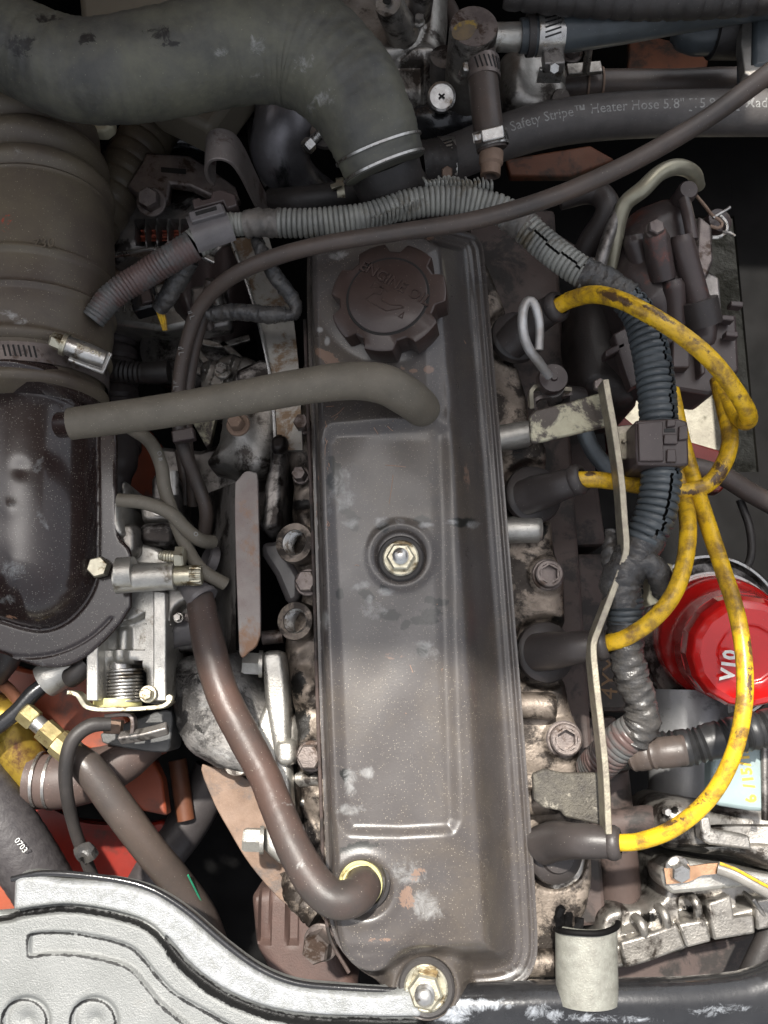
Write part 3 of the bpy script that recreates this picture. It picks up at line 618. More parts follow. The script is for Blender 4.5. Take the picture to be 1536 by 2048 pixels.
p = P(983, 280, 4); clampring('hose_clamp.002', 'bright clamp with screw housing on the lower end of the short brown hose', p, P(978, 265, 6)-P(984, 300, 2), 30*K(983, 280, 4)+.3, 10, STEEL, sang=-.15, slots=5, s0=.4, house=(16, 9, 6))
pl = thing('hose_plug', 'hollow brown bolt plugging the open end of the short brown hose', 'plug', (980, 340, 0))
b = MB(); c = P(983, 305, 2); ax = (P(980, 360, -1)-c).normalized(); k = K(980, 340, 0)
b.lathe(c, ax, [(24*k, 0), (24*k, 8), (20*k, 10), (20*k, 17), (13*k, 17.3), (12*k, 12), (.1, 12)], 24); obj('sleeve', b, RUST, pl, ang=30)

# hose with big clamp at the right of the fitting
h2, spH = hose('bypass_pipe_hose', 'smooth dark grey hose leaving the big slotted clamp toward the top right', [(1040, 72, 4, 32), (1085, 70, 4, 36), (1160, 58, 6, 40), (1260, 42, 8, 40), (1380, 20, 8, 40), (1560, -10, 8, 40)], None, LOOMD)
clampring('hose_clamp.003', 'widest slotted steel clamp with orange washer at the top centre right', P(1098, 68, 4), (1, .06, 0), 37*K(1098, 68, 4)+.4, 19, STEEL, screw=False, slots=8, s0=-.75)
obj('collar_ring', MB().ring(P(1060, 71, 4), (1, .06, 0), 31*K(1060, 71, 4), 3.0, 5, 40), RUBD, None)
tag(bpy.data.objects['collar_ring'], 'black rubber lip left of the widest slotted clamp', 'rubber ring')
cs = thing('clamp_bolt', 'clamp tightening screw block standing under the widest slotted clamp', 'screw', (1108, 130, -10))
obj('block', MB().box(P(1106, 122, 0), (15, 12, 10), (1, .05, 0)), ALUD, cs, bevel=1); obj('tab', MB().box(P(1100, 150, -12), (18, 3, 14), (1, 0, 0)), STEEL, cs, bevel=.5)
bolt(cs, 1106, 135, 0, 11, 5, STEEL, ax=(0, -.7, .7), washer=0, name='head')
hose('ribbed_hose', 'black ribbed hose running along the top edge at the right', [(1010, -18, 30), (1120, -6, 30), (1260, 4, 30), (1400, 2, 30), (1600, -12, 30)], 34, RUBD, corr=(12.5, 1.3), n=32)

# thermostat housing casting
t = thing('thermostat_housing', 'grey cast thermostat housing with a three cornered flange under the clamps', 'casting', (1070, 160, -60))
b = MB(); b.hf([(1000, 95), (1080, 92), (1138, 100), (1140, 160), (1142, 200), (1120, 214), (1060, 220), (1010, 205), (1000, 160)], -34, lambda u, v, d: -34-16*rnd_edge(d, 12)+9*np.exp(-((u-1035)/30)**2-((v-150)/50)**2)-5*np.exp(-((v-150)/6)**2)*ss(u, 1070, 1090), -80, 1.2); obj('casting', b, ALU, t)
obj('lug', MB().tube([(1118, 196, -40), (1122, 196, -24)], 17, n=24), ALU, t)
obj('arm', MB().tube([(1020, 215, -50), (1060, 222, -44), (1118, 200, -40)], 13, n=16), ALU, t)
obj('black_body', MB().tube([(800, 250, -66, 52), (880, 245, -62, 58), (950, 235, -62, 55), (1010, 218, -66, 46)], n=36), BLKG, t)
fl = thing('flat_plug', 'plated plug with a cross stamped in its face left of the round fitting', 'plug', (882, 190, -30))
k = K(883, 190, 0); obj('boss', MB().lathe(P(886, 168, -40), (0, .1, 1), [(31*k, 0), (31*k, 26)], 36), ALUD, fl)
obj('cap', MB().lathe(P(883, 194, -14), (0, -.45, 1), [(28*k, -6), (29*k, 0), (29*k, 1.5), (24*k, 2.4), (24*k, 1.6)], 40), STEEL, fl, ang=25)
b = MB(); c = P(883, 194, -14)+Vector((0, -.41, .91))*2.4
for d in ((1, .9, 0), (1, -.9, 0)): b.box(c, (5.5, 1.2, .6), d, (0, -.45, 1))
obj('cross_mark', b, HOLE, fl, False)

# water pump casting, top centre
t = thing('water_pump', 'large domed aluminium casting with two bosses behind the thick olive hose', 'water pump', (800, 100, -60))
def fz(u, v, d):
    z = -26-26*rnd_edge(d, 20)
    z = z-6*ss(v, 118, 128)*(1-ss(u, 840, 850)); z = z+5*np.exp(-((v-105)/12)**2)*ss(u, 720, 760)-8*ss(v, 165, 200)
    z = z-3*np.exp(-(np.hypot(u-760, v-30)-95)**2/20)
    return z
b = MB(); b.hf([(640, -80), (900, -80), (900, 0), (895, 60), (900, 120), (880, 160), (850, 200), (800, 215), (740, 200), (690, 120), (650, 0)], -26, fz, -90, 1.3); o = obj('dome', b, ALU, t)
obj('boss', MB().tube([(806, 66, -20, 34), (784, 22, 8, 30), (776, 6, 18, 26)], n=32), ALU, t)
obj('boss', MB().tube([(838, 30, -16), (846, -20, 8)], 24, n=28), ALUD, t)
obj('bore', MB().lathe(P(774, 2, 21), (0, .1, 1), [(9*K(774, 2, 20), 0), (8.6*K(774, 2, 20), .6)], 24), HOLE, t)
bolt(t, 838, 46, -8, 10, 5, STEEL, washer=1.2)
hose('rust_belt', 'brown rubber belt edge passing behind the round fitting at the top', [(860, -30, -60), (895, 10, -60), (915, 60, -62), (925, 120, -70)], 16, RUBBR, cat='belt')
t = thing('coolant_elbow', 'dark cast elbow pipe below the thick olive hose', 'pipe', (560, 300, -120))
obj('elbow', MB().tube([(560, 150, -70, 60), (575, 230, -60, 66), (560, 300, -72, 58), (590, 360, -95, 48), (640, 400, -120, 44)], n=40), mat('smoky aluminium', (.25, .24, .25), (.14, .135, .14), (.3, .45), metal=.6, ns=20, bump=.3, grime=(.03, .03, .03), gr=.4, gs=12), t)
obj('flange', MB().tube([(505, 190, -80), (512, 300, -86), (540, 370, -100)], 13, n=14), ALUD, t)
t = thing('adjuster_bolt', 'threaded steel bolt with hex head pointing down left under the hose bend', 'bolt', (605, 295, -60))
c = P(650, 258, -44); ax = (P(606, 302, -42)-c).normalized(); k = K(620, 280, -40); pr = [(9*k, 0)]
for i in range(12): pr += [(10.5*k, i*1.6+.4), (8.6*k, i*1.6+1.2)]
obj('thread', MB().lathe(c, ax, pr, 16), STEEL, t, ang=80); obj('hex_head', MB().hexa(c+ax*17, ax, 15*k, 7), STEEL, t, ang=25)
obj('eye', MB().lathe(P(652, 272, -54), (0, 0, 1), [(32*k, 0), (32*k, 4), (24*k, 4)], 30), ALUD, t)
t = thing('small_pipe_clip', 'tapered black hose with a pinch clip below the hose bend', 'hose', (640, 395, -60))
obj('hose_wall', MB().tube([(540, 400, -70, 22), (600, 400, -62, 26), (680, 392, -58, 28), (735, 385, -60, 24)], n=24), RUBD, t)
obj('clip', MB().ring(P(682, 388, -58), (1, .1, 0), 28*K(682, 388, -58), 1, 6, 28), ZINC, t); obj('clip_ear', MB().box(P(672, 372, -42), (8, 4, 3), (1, .4, 0)), ZINC, t, bevel=.4)

# heater hoses right
h3, spHeat = hose('heater_hose', 'black heater hose with white lettering curving across the upper right', [(858, 332, -44), (930, 306, -42), (1010, 274, -38), (1100, 249, -36), (1200, 235, -34), (1320, 228, -32), (1450, 226, -30), (1600, 226, -30)], 44, mat('charcoal heater hose', (.080, .072, .068), (.055, .050, .048), (.4, .55), ns=60, bump=.35, specks=(.2, .2, .18), spk=.06), n=40)
cum = [0]
for i in range(1, len(spHeat[0])): cum.append(cum[-1]+(spHeat[0][i]-spHeat[0][i-1]).length)
def Lat(px):
    for p, l in zip(spHeat[0], cum):
        if float(proj(np.array([list(p)]))[0][0]) > px: return l
    return cum[-1]
text_tube('Safety Stripe\u2122 Heater Hose 5/8" [15.9mm] Made in', spHeat, (Lat(1012)+Lat(1548))/2, 10.4, .28, GPRT, h3, bold=.02, fit=Lat(1548)-Lat(1012))
hose('return_hose', 'brown black coolant hose behind the lettered heater hose', [(1090, 178, -80), (1200, 172, -78), (1340, 172, -78), (1460, 168, -78), (1600, 175, -78)], 31, RUBBR)
for x, nm in ((1171, 'left'), (1200, 'right')):
    o = tag(obj('spring_clip', MB().ring(P(x, 172, -78), (1, .0, .0), 32*K(x, 172, -78), 1.2, 1.6, 40), RUST), nm+' thin wire of the spring clip on the brown coolant hose', 'wire clip', 'wires of the spring clip')
t = thing('bracket_screw', 'upright steel screw through a small plate above the brown coolant hose', 'screw', (1175, 130, -70))
b = MB(); k = K(1175, 110, -30); b.tube([(1172, 142, -56), (1178, 92, -30)], 8, n=14); obj('shank', b, STEEL, t); obj('hex_head', MB().hexa(P(1179, 90, -32), (0, .2, 1), 14*k, 6), STEEL, t, ang=25)
obj('plate', MB().box(P(1168, 138, -58), (28, 10, 4), (1, .1, 0)), ALU, t, bevel=.6); bolt(t, 1143, 108, -40, 16, 7, DSTEEL)
t = thing('rubber_elbow', 'grey rubber elbow stub under the ribbed hose at the top right', 'hose', (1380, 80, -50))
obj('stub', MB().tube([(1440, 60, -30, 46), (1400, 66, -32, 42), (1370, 62, -34, 38), (1352, 58, -36, 26)], n=32), LOOMD, t); obj('cuff', MB().tube([(1425, 60, -28), (1500, 60, -28)], 54, n=32), RUBD, t)
t = thing('valve_flange', 'bright folded metal flange at the top right edge', 'flange', (1490, 100, -40))
b = MB(); b.prism([(1484, 38), (1505, 40), (1503, 130), (1536, 118), (1620, 110), (1620, 142), (1536, 140), (1500, 152), (1490, 146), (1482, 90)], -8, -18); obj('plate', b, ALU, t, bevel=.8)
b = MB(); b.prism([(1508, 30), (1640, 30), (1640, 122), (1508, 132)], -6, -40); obj('housing', b, LOOMD, t, bevel=3); obj('boss', MB().tube([(1466, 60, -20), (1484, 60, -20)], 22, n=24), ALUB, t)

# ================================================================== BREATHER, PCV, CABLES
hose('breather_hose', 'grey rubber breather hose from the black elbow across to the valve cover', [(140, 848, 34, 32), (200, 840, 34, 33), (330, 822, 33, 34), (480, 796, 32, 35), (600, 774, 32, 36), (700, 762, 31, 38), (765, 768, 28, 40), (812, 792, 20, 40), (838, 812, 6, 38), (846, 822, -10, 36)], None, RUB, n=36)
pc, spP = hose('ventilation_hose', 'reddish brown ventilation hose bending down into the yellow collar', [(398, 1160, -40, 22), (404, 1220, -34, 29), (420, 1300, -26, 33), (446, 1390, -20, 33), (486, 1470, -14, 33), (528, 1550, -6, 32), (556, 1620, 2, 33), (590, 1700, 10, 35), (630, 1766, 14, 37), (668, 1798, 16, 37), (706, 1795, 13, 37), (726, 1774, 4, 36), (728, 1760, -6, 35)], None, RUBRED, n=36, lumps=.12, seed=2)
paint(pc, 'scuff_sheen', [(575, 1608, 22, 6, 10, .6), (610, 1650, 8, 14, 0, .6), (600, 1730, 14, 20, 30, .5), (660, 1790, 30, 14, 0, .45)])
hose('throttle_cable', 'long brown cable sheath sweeping from the upper right over the oil cap', [(1600, 100, 74, 21), (1500, 175, 70, 20), (1400, 246, 66, 19), (1250, 331, 60, 18.5), (1100, 396, 54, 18), (950, 440, 48, 18), (800, 464, 40, 17), (650, 488, 30, 17), (545, 516, 16, 17), (460, 556, 0, 16), (402, 612, -20, 15), (375, 680, -36, 14), (360, 750, -50, 14), (357, 830, -60, 14), (368, 900, -66, 14), (392, 960, -70, 14), (412, 1020, -76, 14), (408, 1075, -86, 14)], None, RUBBR, n=22)
th = bpy.data.objects['throttle_cable']
hose('vacuum_hose', 'thin brown vacuum hose running beside the cable sheath left of the silver bracket', [(424, 560, -20), (410, 620, -34), (390, 690, -48), (378, 760, -58), (372, 830, -66), (374, 900, -72), (384, 950, -80), (388, 1010, -92)], 13, RUBBR, n=20)
hose('vacuum_hose.001', 'vacuum hose with white print passing under the breather hose toward the spring shaft', [(262, 856, -20), (300, 884, -18), (322, 930, -20), (330, 980, -24), (350, 1040, -28), (376, 1100, -30), (404, 1140, -30), (450, 1168, -40)], 13.5, RUB, n=20)
hose('vacuum_hose.002', 'vacuum hose arching from the grey casting to the right above the spring shaft', [(236, 1000, -14), (290, 1006, -14), (340, 1026, -18), (372, 1058, -24), (400, 1080, -32), (424, 1084, -44)], 14, RUB, n=20)
for (x, y, dg, s, z) in ((320, 912, -72, 'O #', -12.4), (392, 1068, -40, 'O', -22)):
    text_flat(s, x, y, z+7, 9, dg, GPRT, bpy.data.objects['vacuum_hose.001' if y < 1000 else 'vacuum_hose.002'])
for (x, y, dg, z) in ((383, 630, -70, -25+4.3), (362, 702, -82, -40+4), (352, 770, -86, -53+4)):
    text_flat('II L', x, y, z+1.2, 11, dg, GPRT, th)

# ================================================================== WIRING HARNESS
H = thing('wiring_harness', 'corrugated wiring harness taped at its branches, looping over the cover and down the right', 'wiring harness', (1000, 420, -20))
def loomseg(pts, r, m, pitch=2.75, amp=.85, slit=None, name='conduit', inner=True, seed=1):
    b = MB(); sp = MB.path(pts, r, pitch/6); b.tube(None, sp=sp, n=40, corr=(pitch, amp), slit=slit, seed=seed, caps=False); o = obj(name, b, m, H, ang=80)
    if inner: b = MB(); b.tube(pts, None if len(pts[0]) > 3 else r*.78, n=14) if len(pts[0]) <= 3 else b.tube([(*p[:3], p[3]*.78) for p in pts], n=14); obj('wire_bundle', b, BLK, H)
    return o
def tapeseg(pts, r, seed=1, lumps=.9, m=None, name='tape_wrap'):
    b = MB(); sp = MB.path(pts, r, .9); b.tube(None, sp=sp, n=30, lumps=lumps, seed=seed)
    V = np.array(b.v); rr = random.Random(seed)
    for i in range(len(sp[0])):                              # overlapping turns of tape: small steps and wrinkles
        for k in range(30):
            a = 2*math.pi*k/30; c = sp[0][i]; j = i*30+k; h = .45*(((i*.9+a*3.2) % 9)/9)+.22*math.sin(i*1.7+a*4+seed)*math.sin(a*7+i*.6)
            d = V[j]-np.array(c); V[j] = np.array(c)+d*(1+h/max(1, np.linalg.norm(d)))
    b.v = [tuple(x) for x in V]; return obj(name, b, m or TAPE, H, ang=50)
loomseg([(185, 640, 0, 24), (225, 592, 2, 27), (290, 549, 4, 28), (345, 515, 8, 29), (388, 490, 10, 31)], None, mat('smoky conduit', (.10, .105, .105), (.07, .065, .062), (.28, .42), ns=30, bump=.1, grime=(.09, .06, .055), gr=.5, gs=20), pitch=2.8, amp=.75)
loomseg([(388, 490, 10, 31), (430, 460, 10, 30), (470, 447, 10, 24)], None, LOOM)
loomseg([(455, 450, 10), (502, 447, 11)], 23, LOOM)
tapeseg([(490, 448, 11, 26), (520, 446, 12, 27), (562, 446, 12, 27)], None, 3, m=mat('dusty tape', (.14, .125, .11), (.07, .065, .06), (.25, .45), ns=80, bump=.5))
loomseg([(555, 446, 12), (620, 446, 12), (690, 440, 12)], 29, LOOM, pitch=3.5, amp=1.8)
loomseg([(688, 440, 12), (740, 432, 12), (800, 412, 12)], 28, LOOM, pitch=3.5, amp=1.8)
loomseg([(798, 413, 12), (860, 402, 13), (930, 402, 13), (990, 416, 12), (1020, 430, 11)], 30, LOOM, pitch=3.5, amp=1.8)
# torn upper edge of the conduit: upstanding frayed ribs
b = MB()
for i in range(30):
    x = 745+i*8.2; y = (436-(x-745)*.42 if x < 850 else 378+(x-900)**2*.0006)-(20 if x > 850 else 4); s_ = 12+rn.random()*8 if x > 850 else 8+rn.random()*5
    b.tube([(x, y+26, 15, 2.8), (x+1, y+8, 22, 3.2), (x-2+rn.uniform(-4, 4), y-s_+14, 19, 2.2)], n=6)
obj('frayed_rib', b, LOOM, H, kind='stuff')
b = MB(); b.tube([(850, 372, 12, 8), (900, 364, 14, 12), (940, 374, 14, 9), (990, 410, 10, 5)], n=14, corr=(3, 1), lumps=.6); obj('torn_strip', b, LOOM, H)
tapeseg([(1008, 434, 10, 24), (1040, 446, 9, 30), (1066, 462, 8, 27)], None, 5, m=MATS['dusty tape'])
loomseg([(1050, 455, 8), (1090, 490, 8), (1135, 525, 10), (1182, 556, 12)], 31, LOOM, pitch=3.6, amp=1.8, slit=.25, seed=3)
tapeseg([(1165, 545, 12, 31), (1210, 566, 13, 31), (1258, 598, 14, 31)], None, 6, .8)
loomseg([(1240, 585, 13, 31), (1275, 625, 14, 34), (1298, 690, 15, 37), (1312, 770, 15, 38), (1318, 850, 15, 38)], None, LOOMD, pitch=4.8, amp=2.0, slit=5.75, seed=5)
loomseg([(1322, 900, 14, 38), (1322, 960, 13, 40), (1310, 1030, 11, 41), (1285, 1085, 8, 40)], None, LOOMD, pitch=4.8, amp=2.0, slit=5.9, seed=8)
tapeseg([(1300, 1070, 9, 36), (1265, 1120, 6, 38), (1242, 1165, 4, 40), (1246, 1215, 2, 36)], None, 9, 1.1)
tapeseg([(1225, 1060, -6, 12), (1222, 1110, -6, 18), (1228, 1180, -6, 20)], None, 11, .8)
loomseg([(1250, 1195, 2), (1252, 1248, 0)], 36, LOOMD, pitch=3.8, amp=1.2)
tapeseg([(1250, 1240, 0, 34), (1254, 1310, -4, 32), (1262, 1350, -8, 34), (1280, 1400, -12, 30), (1284, 1440, -16, 34), (1266, 1476, -22, 34)], None, 14, 1.3)
loomseg([(1280, 1450, -18, 34), (1246, 1480, -26, 38), (1215, 1510, -38, 38), (1185, 1540, -60, 36)], None, MATS['smoky conduit'], pitch=3.4, amp=1)
# small branches
tapeseg([(512, 478, 0, 12), (530, 516, 0, 14), (556, 560, -6, 15), (584, 596, -12, 14), (590, 625, -14, 11), (566, 632, -14, 12)], None, 15, .5, name='branch')
tapeseg([(572, 628, -14, 14), (540, 630, -14, 17), (480, 624, -18, 16), (420, 628, -26, 15)], None, 17, .4, name='branch')
tapeseg([(378, 518, -4, 20), (362, 545, -10, 22), (338, 590, -18, 18), (318, 618, -26, 15)], None, 18, .5, name='branch')
b = MB()
for dx in (-5, 0, 5): b.tube([(318+dx, 616, -26), (324+dx, 634, -30), (330+dx*.4, 660, -36)], 3, n=8)
obj('orange_wire', b, YEL, H)
tapeseg([(1270, 1125, 8, 26), (1298, 1128, 12, 24), (1318, 1150, 10, 24), (1326, 1180, 4, 23), (1316, 1192, 0, 14)], None, 20, .5, name='branch')
b = MB(); b.prism([(1296, 1150), (1308, 1122), (1346, 1128), (1346, 1146), (1330, 1200), (1300, 1212), (1294, 1200), (1300, 1180)], 0, -14); o = tag(obj('wire_connector', b, CREAMP, bevel=1), 'cream plastic connector behind the taped branch right of the harness', 'connector')
# two plastic clips
t = thing('harness_clip', 'worn grey plastic clip with a slot holding the harness at the left', 'clip', (430, 450, -10))
k = K(430, 460, 24); ax = Vector((.93, .36, 0)); c = P(424, 462, 11)
b = MB(); arc = []
for i in range(13):
    a = R(-75+i*150/12); arc.append((math.cos(a), math.sin(a)))
V = []; up = Vector((0, 0, 1)); sd = up.cross(ax)
for e in (-1, 1):
    for rr_ in (35, 40):
        for (cx, sx) in arc: V.append(c+ax*(e*40*k)+up*(cx*rr_*k*.85)+sd*(sx*rr_*k*1.12))
n = 13; Fs = []
for i in range(12):
    Fs += [(i, i+1, 2*n+i+1, 2*n+i), (n+i+1, n+i, 3*n+i, 3*n+i+1), (i+1, i, n+i, n+i+1), (2*n+i, 2*n+i+1, 3*n+i+1, 3*n+i)]
Fs += [(0, n, 3*n, 2*n)[::-1], (12, 12+n, 12+3*n, 12+2*n)]
b.add(V, Fs); obj('saddle', b, GREYPL, t, ang=40)
b = MB(); b.prism([(376, 424), (442, 405), (450, 425), (383, 444)], 26, 21); obj('flat', b, GREYPL, t, bevel=.8)
b = MB(); b.prism([(390, 424), (432, 412), (434, 419), (392, 431)], 26.4, 26.0); obj('slot', b, HOLE, t)
b = MB(); b.prism([(383, 398), (400, 394), (402, 400), (420, 396), (424, 382), (440, 378), (470, 388), (474, 410), (452, 418), (446, 402), (388, 418)], 19, 2); obj('latch', b, GLOSSBRN, t, bevel=1)
t = thing('conduit_clip', 'square brown plastic clip round the dark conduit at the right', 'clip', (1325, 885, -20))
b = MB(); b.prism([(1271, 840), (1356, 836), (1376, 842), (1379, 930), (1362, 932), (1275, 930), (1271, 905)], 28, -4); obj('shell', b, GLOSSBRN, t, bevel=1.6)
for pl_ in ([(1276, 846), (1326, 842), (1328, 922), (1279, 922)], [(1334, 838), (1352, 838), (1352, 852), (1334, 854)], [(1328, 868), (1356, 868), (1356, 888), (1328, 888)], [(1334, 898), (1352, 898), (1354, 924), (1334, 924)], [(1358, 852), (1376, 850), (1377, 878), (1358, 880)]):
    obj('latch', MB().prism(pl_, 30.2, 27), GLOSSBRN, t, bevel=.7)
obj('slot', MB().prism([(1329, 857), (1350, 857), (1350, 864), (1329, 864)], 28.4, 28.0), HOLE, t)

# ================================================================== SPARK PLUG WIRES
def plugwire(label, base, br, bpts, wpts, wr=17.5, blabel=''):
    t = thing('spark_plug_wire', label, 'spark plug wire', base, 'yellow spark plug wires')
    k = K(*base); c = P(*base)
    obj('boot_disc', MB().lathe(c, (.15, 0, 1), [(br*k, -3), (br*k*1.02, 0), (br*k*.98, 3), (br*k*.8, 5.5), (br*k*.62, 6.2), (br*k*.55, 9)], 48), BOOT, t)
    bt_ = obj('boot', MB().tube(bpts, n=32), BOOT, t)
    p = bpts[-1]; q = bpts[-2]; d = (P(*p[:3])-P(*q[:3])).normalized(); kk = K(*p[:3])
    obj('boot_lip', MB().lathe(P(*p[:3])-d*6, d, [(p[3]*kk, 0), (p[3]*kk*1.13, 3), (p[3]*kk*1.13, 5.5), (p[3]*kk*.95, 8.5), (p[3]*kk*.72, 8.8), (p[3]*kk*.70, 6)], 32), BOOT, bt_, ang=70)
    o = obj('wire', MB().tube(wpts, None if len(wpts[0]) > 3 else wr, n=24), YEL, t); return t, o
t1, o1 = plugwire('top yellow plug wire arching right over the dark conduit to a loop', (1032, 675, -50), 52,
 [(1018, 690, -44, 34), (1040, 668, -36, 36), (1075, 636, -20, 31), (1116, 612, -4, 28)],
 [(1110, 616, -4, 16), (1140, 600, 4, 17), (1185, 589, 20, 18), (1240, 600, 38, 17.5), (1300, 630, 48, 18), (1360, 668, 50, 18), (1420, 718, 48, 18), (1466, 775, 40, 17.5), (1496, 828, 24, 17.5), (1488, 842, 2, 18), (1462, 815, -10, 17), (1440, 768, -20, 17)])
paint(o1, 'dark', [(1230, 595, 60, 12, 20, .75), (1320, 630, 60, 10, 30, .7), (1300, 650, 30, 5, 30, .6), (1480, 790, 12, 30, 0, .6), (1400, 690, 60, 8, 40, .6)])
t2, o2 = plugwire('yellow plug wire crossing under the square clip and curling up at the right', (1066, 990, -50), 58,
 [(1050, 995, -42, 36), (1080, 985, -32, 36), (1120, 972, -14, 31), (1160, 958, -4, 28)],
 [(1155, 959, -4), (1200, 960, -3), (1270, 970, -6), (1350, 984, -8), (1410, 972, -8), (1445, 932, -8), (1460, 880, -10), (1450, 820, -14), (1436, 760, -22)], 16.5)
paint(o2, 'dark', [(1440, 950, 30, 50, 30, .62), (1375, 985, 50, 10, 0, .55), (1180, 948, 16, 7, 0, .8)])
t3, o3 = plugwire('yellow plug wire from the third boot curving up behind the dark conduit', (1090, 1305, -50), 60,
 [(1075, 1305, -42, 38), (1100, 1302, -32, 38), (1150, 1296, -12, 33), (1208, 1288, -4, 29)],
 [(1204, 1288, -4), (1245, 1278, 6), (1300, 1244, 16), (1346, 1190, 22), (1370, 1120, 18), (1376, 1050, 8), (1366, 990, -14), (1345, 910, -26), (1322, 800, -28), (1310, 740, -28)], 17)
t4, o4 = plugwire('longest yellow plug wire sweeping over the red filter to the bottom boot', (1108, 1708, -50), 56,
 [(1085, 1690, -40, 38), (1110, 1682, -30, 38), (1160, 1682, -10, 34), (1232, 1686, -2, 30)],
 [(1228, 1686, -2), (1280, 1682, 6), (1350, 1655, 18), (1420, 1594, 28), (1466, 1510, 34), (1488, 1410, 38), (1488, 1320, 36), (1474, 1230, 30), (1446, 1140, 18), (1416, 1050, 4), (1390, 970, -14), (1366, 890, -24), (1342, 780, -28)], 16.5)
paint(o4, 'dark', [(1500, 1330, 9, 130, 0, .6), (1400, 1600, 50, 14, -40, .6), (1345, 1645, 40, 8, -20, .65), (1480, 1450, 20, 60, 15, .5)])

# ================================================================== RIGHT SIDE FITTINGS
t = thing('dipstick', 'bent wire dipstick handle looped beside the top plug boot', 'dipstick', (1105, 760, -60))
obj('loop_handle', MB().tube([(1078, 700, 10, 9), (1079, 650, 14, 9), (1070, 612, 17, 9.5), (1058, 602, 18, 10), (1047, 618, 18, 10), (1046, 660, 16, 10), (1056, 694, 12, 10), (1076, 722, 4, 10), (1098, 752, -8, 9)], n=16), mat('galvanised wire', (.42, .42, .42), (.28, .26, .24), (.35, .5), metal=.6, ns=60, bump=.35), t)
k = K(1104, 758, -20); obj('cap', MB().lathe(P(1104, 760, -24), (0, -.1, 1), [(27*k, -6), (30*k, -4), (30*k, 4), (28*k, 6), (8*k, 6.5), (6*k, 9)], 36), GLOSSBRN, t, ang=35)
obj('tube_neck', MB().tube([(1108, 775, -30), (1114, 800, -70)], 20, n=20), ALUD, t)
t = thing('dipstick_bracket', 'thin folded bracket holding the dipstick tube', 'bracket', (1100, 800, -50))
obj('strap', MB().ribbon([(1062, 815, -40), (1063, 782, -34), (1075, 775, -34), (1140, 782, -38)], 8, 7, smooth=True), STRAPM, t); obj('strap', MB().ribbon([(1070, 822, -48), (1072, 800, -40), (1110, 795, -40), (1140, 790, -44)], 7, 6), DSTEEL, t)
obj('tube', MB().tube([(1125, 795, -50), (1160, 800, -56)], 26, n=20), BOOT, t)
hose('dipstick_tube', 'grey steel tube slanting down behind the flaking bracket plate', [(1165, 850, -80), (1185, 900, -84), (1230, 950, -90), (1260, 970, -100)], 17, mat('blue grey steel', (.14, .16, .17), (.1, .11, .12), (.35, .5), metal=.5, ns=40, bump=.2), cat='tube')

t = thing('bracket_plate', 'flaking cream bracket plate bolted above the second plug boot', 'bracket', (1140, 840, -30))
b = MB(); b.prism([(1058, 832), (1070, 820), (1150, 800), (1196, 786), (1212, 784), (1216, 852), (1150, 868), (1072, 886), (1062, 884)], -4, -8); pl_ = obj('plate', b, CREAM, t, bevel=1.2)
bolt(t, 1197, 774, -4, 14, 4, DSTEEL, washer=0)
b = MB(); b.prism([(1230, 852), (1272, 848), (1274, 918), (1236, 918)], 8, 5); tb = obj('tab', b, STRAPM, t, bevel=.8)
obj('rivet', MB().lathe(P(1247, 884, 8), (0, 0, 1), [(5*K(1247, 884, 8), 0), (4*K(1247, 884, 8), 1.6), (1, 2.2)], 14), STRAPM, t)
obj('upright_strip', MB().ribbon([(1206, 766, 10), (1212, 800, 10), (1226, 880, 10), (1238, 970, 10), (1244, 1050, 10), (1247, 1100, 10), (1240, 1130, 9), (1215, 1200, 7), (1190, 1265, 5), (1182, 1290, 5), (1186, 1350, 4), (1196, 1440, 2), (1206, 1540, 0), (1212, 1664, -2)], 13, 14, nrm=(0, 0, 1), step=3), STRAPM, t, bevel=.5)
t = thing('lower_bracket', 'black crusted bracket plate between the last two plug boots', 'bracket', (1145, 1590, -40))
b = MB(); b.prism([(1066, 1548), (1090, 1538), (1126, 1546), (1206, 1546), (1210, 1640), (1206, 1652), (1130, 1634), (1122, 1622), (1085, 1615), (1068, 1600)], -18, -24); o = obj('plate', b, mat('crusted plate', (.05, .045, .04), (.11, .10, .08), (.45, .65), metal=.3, ns=80, bump=.8, bd=.0012, grime=(.36, .33, .27), gr=.28, gs=50), t, bevel=1.2)
# small rubber loop lying under
# distributor
t = thing('distributor', 'brown distributor cap with screw towers at the upper right', 'distributor', (1330, 520, -120))
DB = mat('dusty distributor brown', (.060, .044, .041), (.038, .030, .029), (.26, .42), ns=24, bump=.12, specks=(.3, .26, .24), spk=.06, grime=(.15, .045, .03), gr=.18, gs=14)
k = K(1330, 500, -10)
def fz(u, v, d): return -8-30*rnd_edge(d, 26)-5*np.exp(-((u-1420)/20)**2)
b = MB(); b.hf([(1240, 440), (1282, 388), (1345, 364), (1396, 383), (1426, 440), (1432, 510), (1424, 580), (1400, 630), (1330, 650), (1270, 620), (1238, 540)], -8, fz, -90, 1.3); obj('cap_dome', b, DB, t); b = MB(); b.hf([(1255, 600), (1330, 625), (1430, 600), (1446, 640), (1440, 690), (1350, 700), (1280, 690)], -30, lambda u, v, d: -30-10*rnd_edge(d, 8), -80, 1.3); obj('cap_skirt', b, DB, t)
b = MB(); b.prism([(1398, 430), (1424, 450), (1428, 520), (1416, 550), (1400, 560), (1392, 500)], -7.0, -30); obj('metal_shield', b, DSTEEL, t, bevel=2)
b = MB(); b.prism([(1416, 540), (1440, 555), (1446, 640), (1420, 640), (1405, 560)], -26, -40); obj('metal_shield', b, ALUD, t, bevel=2)
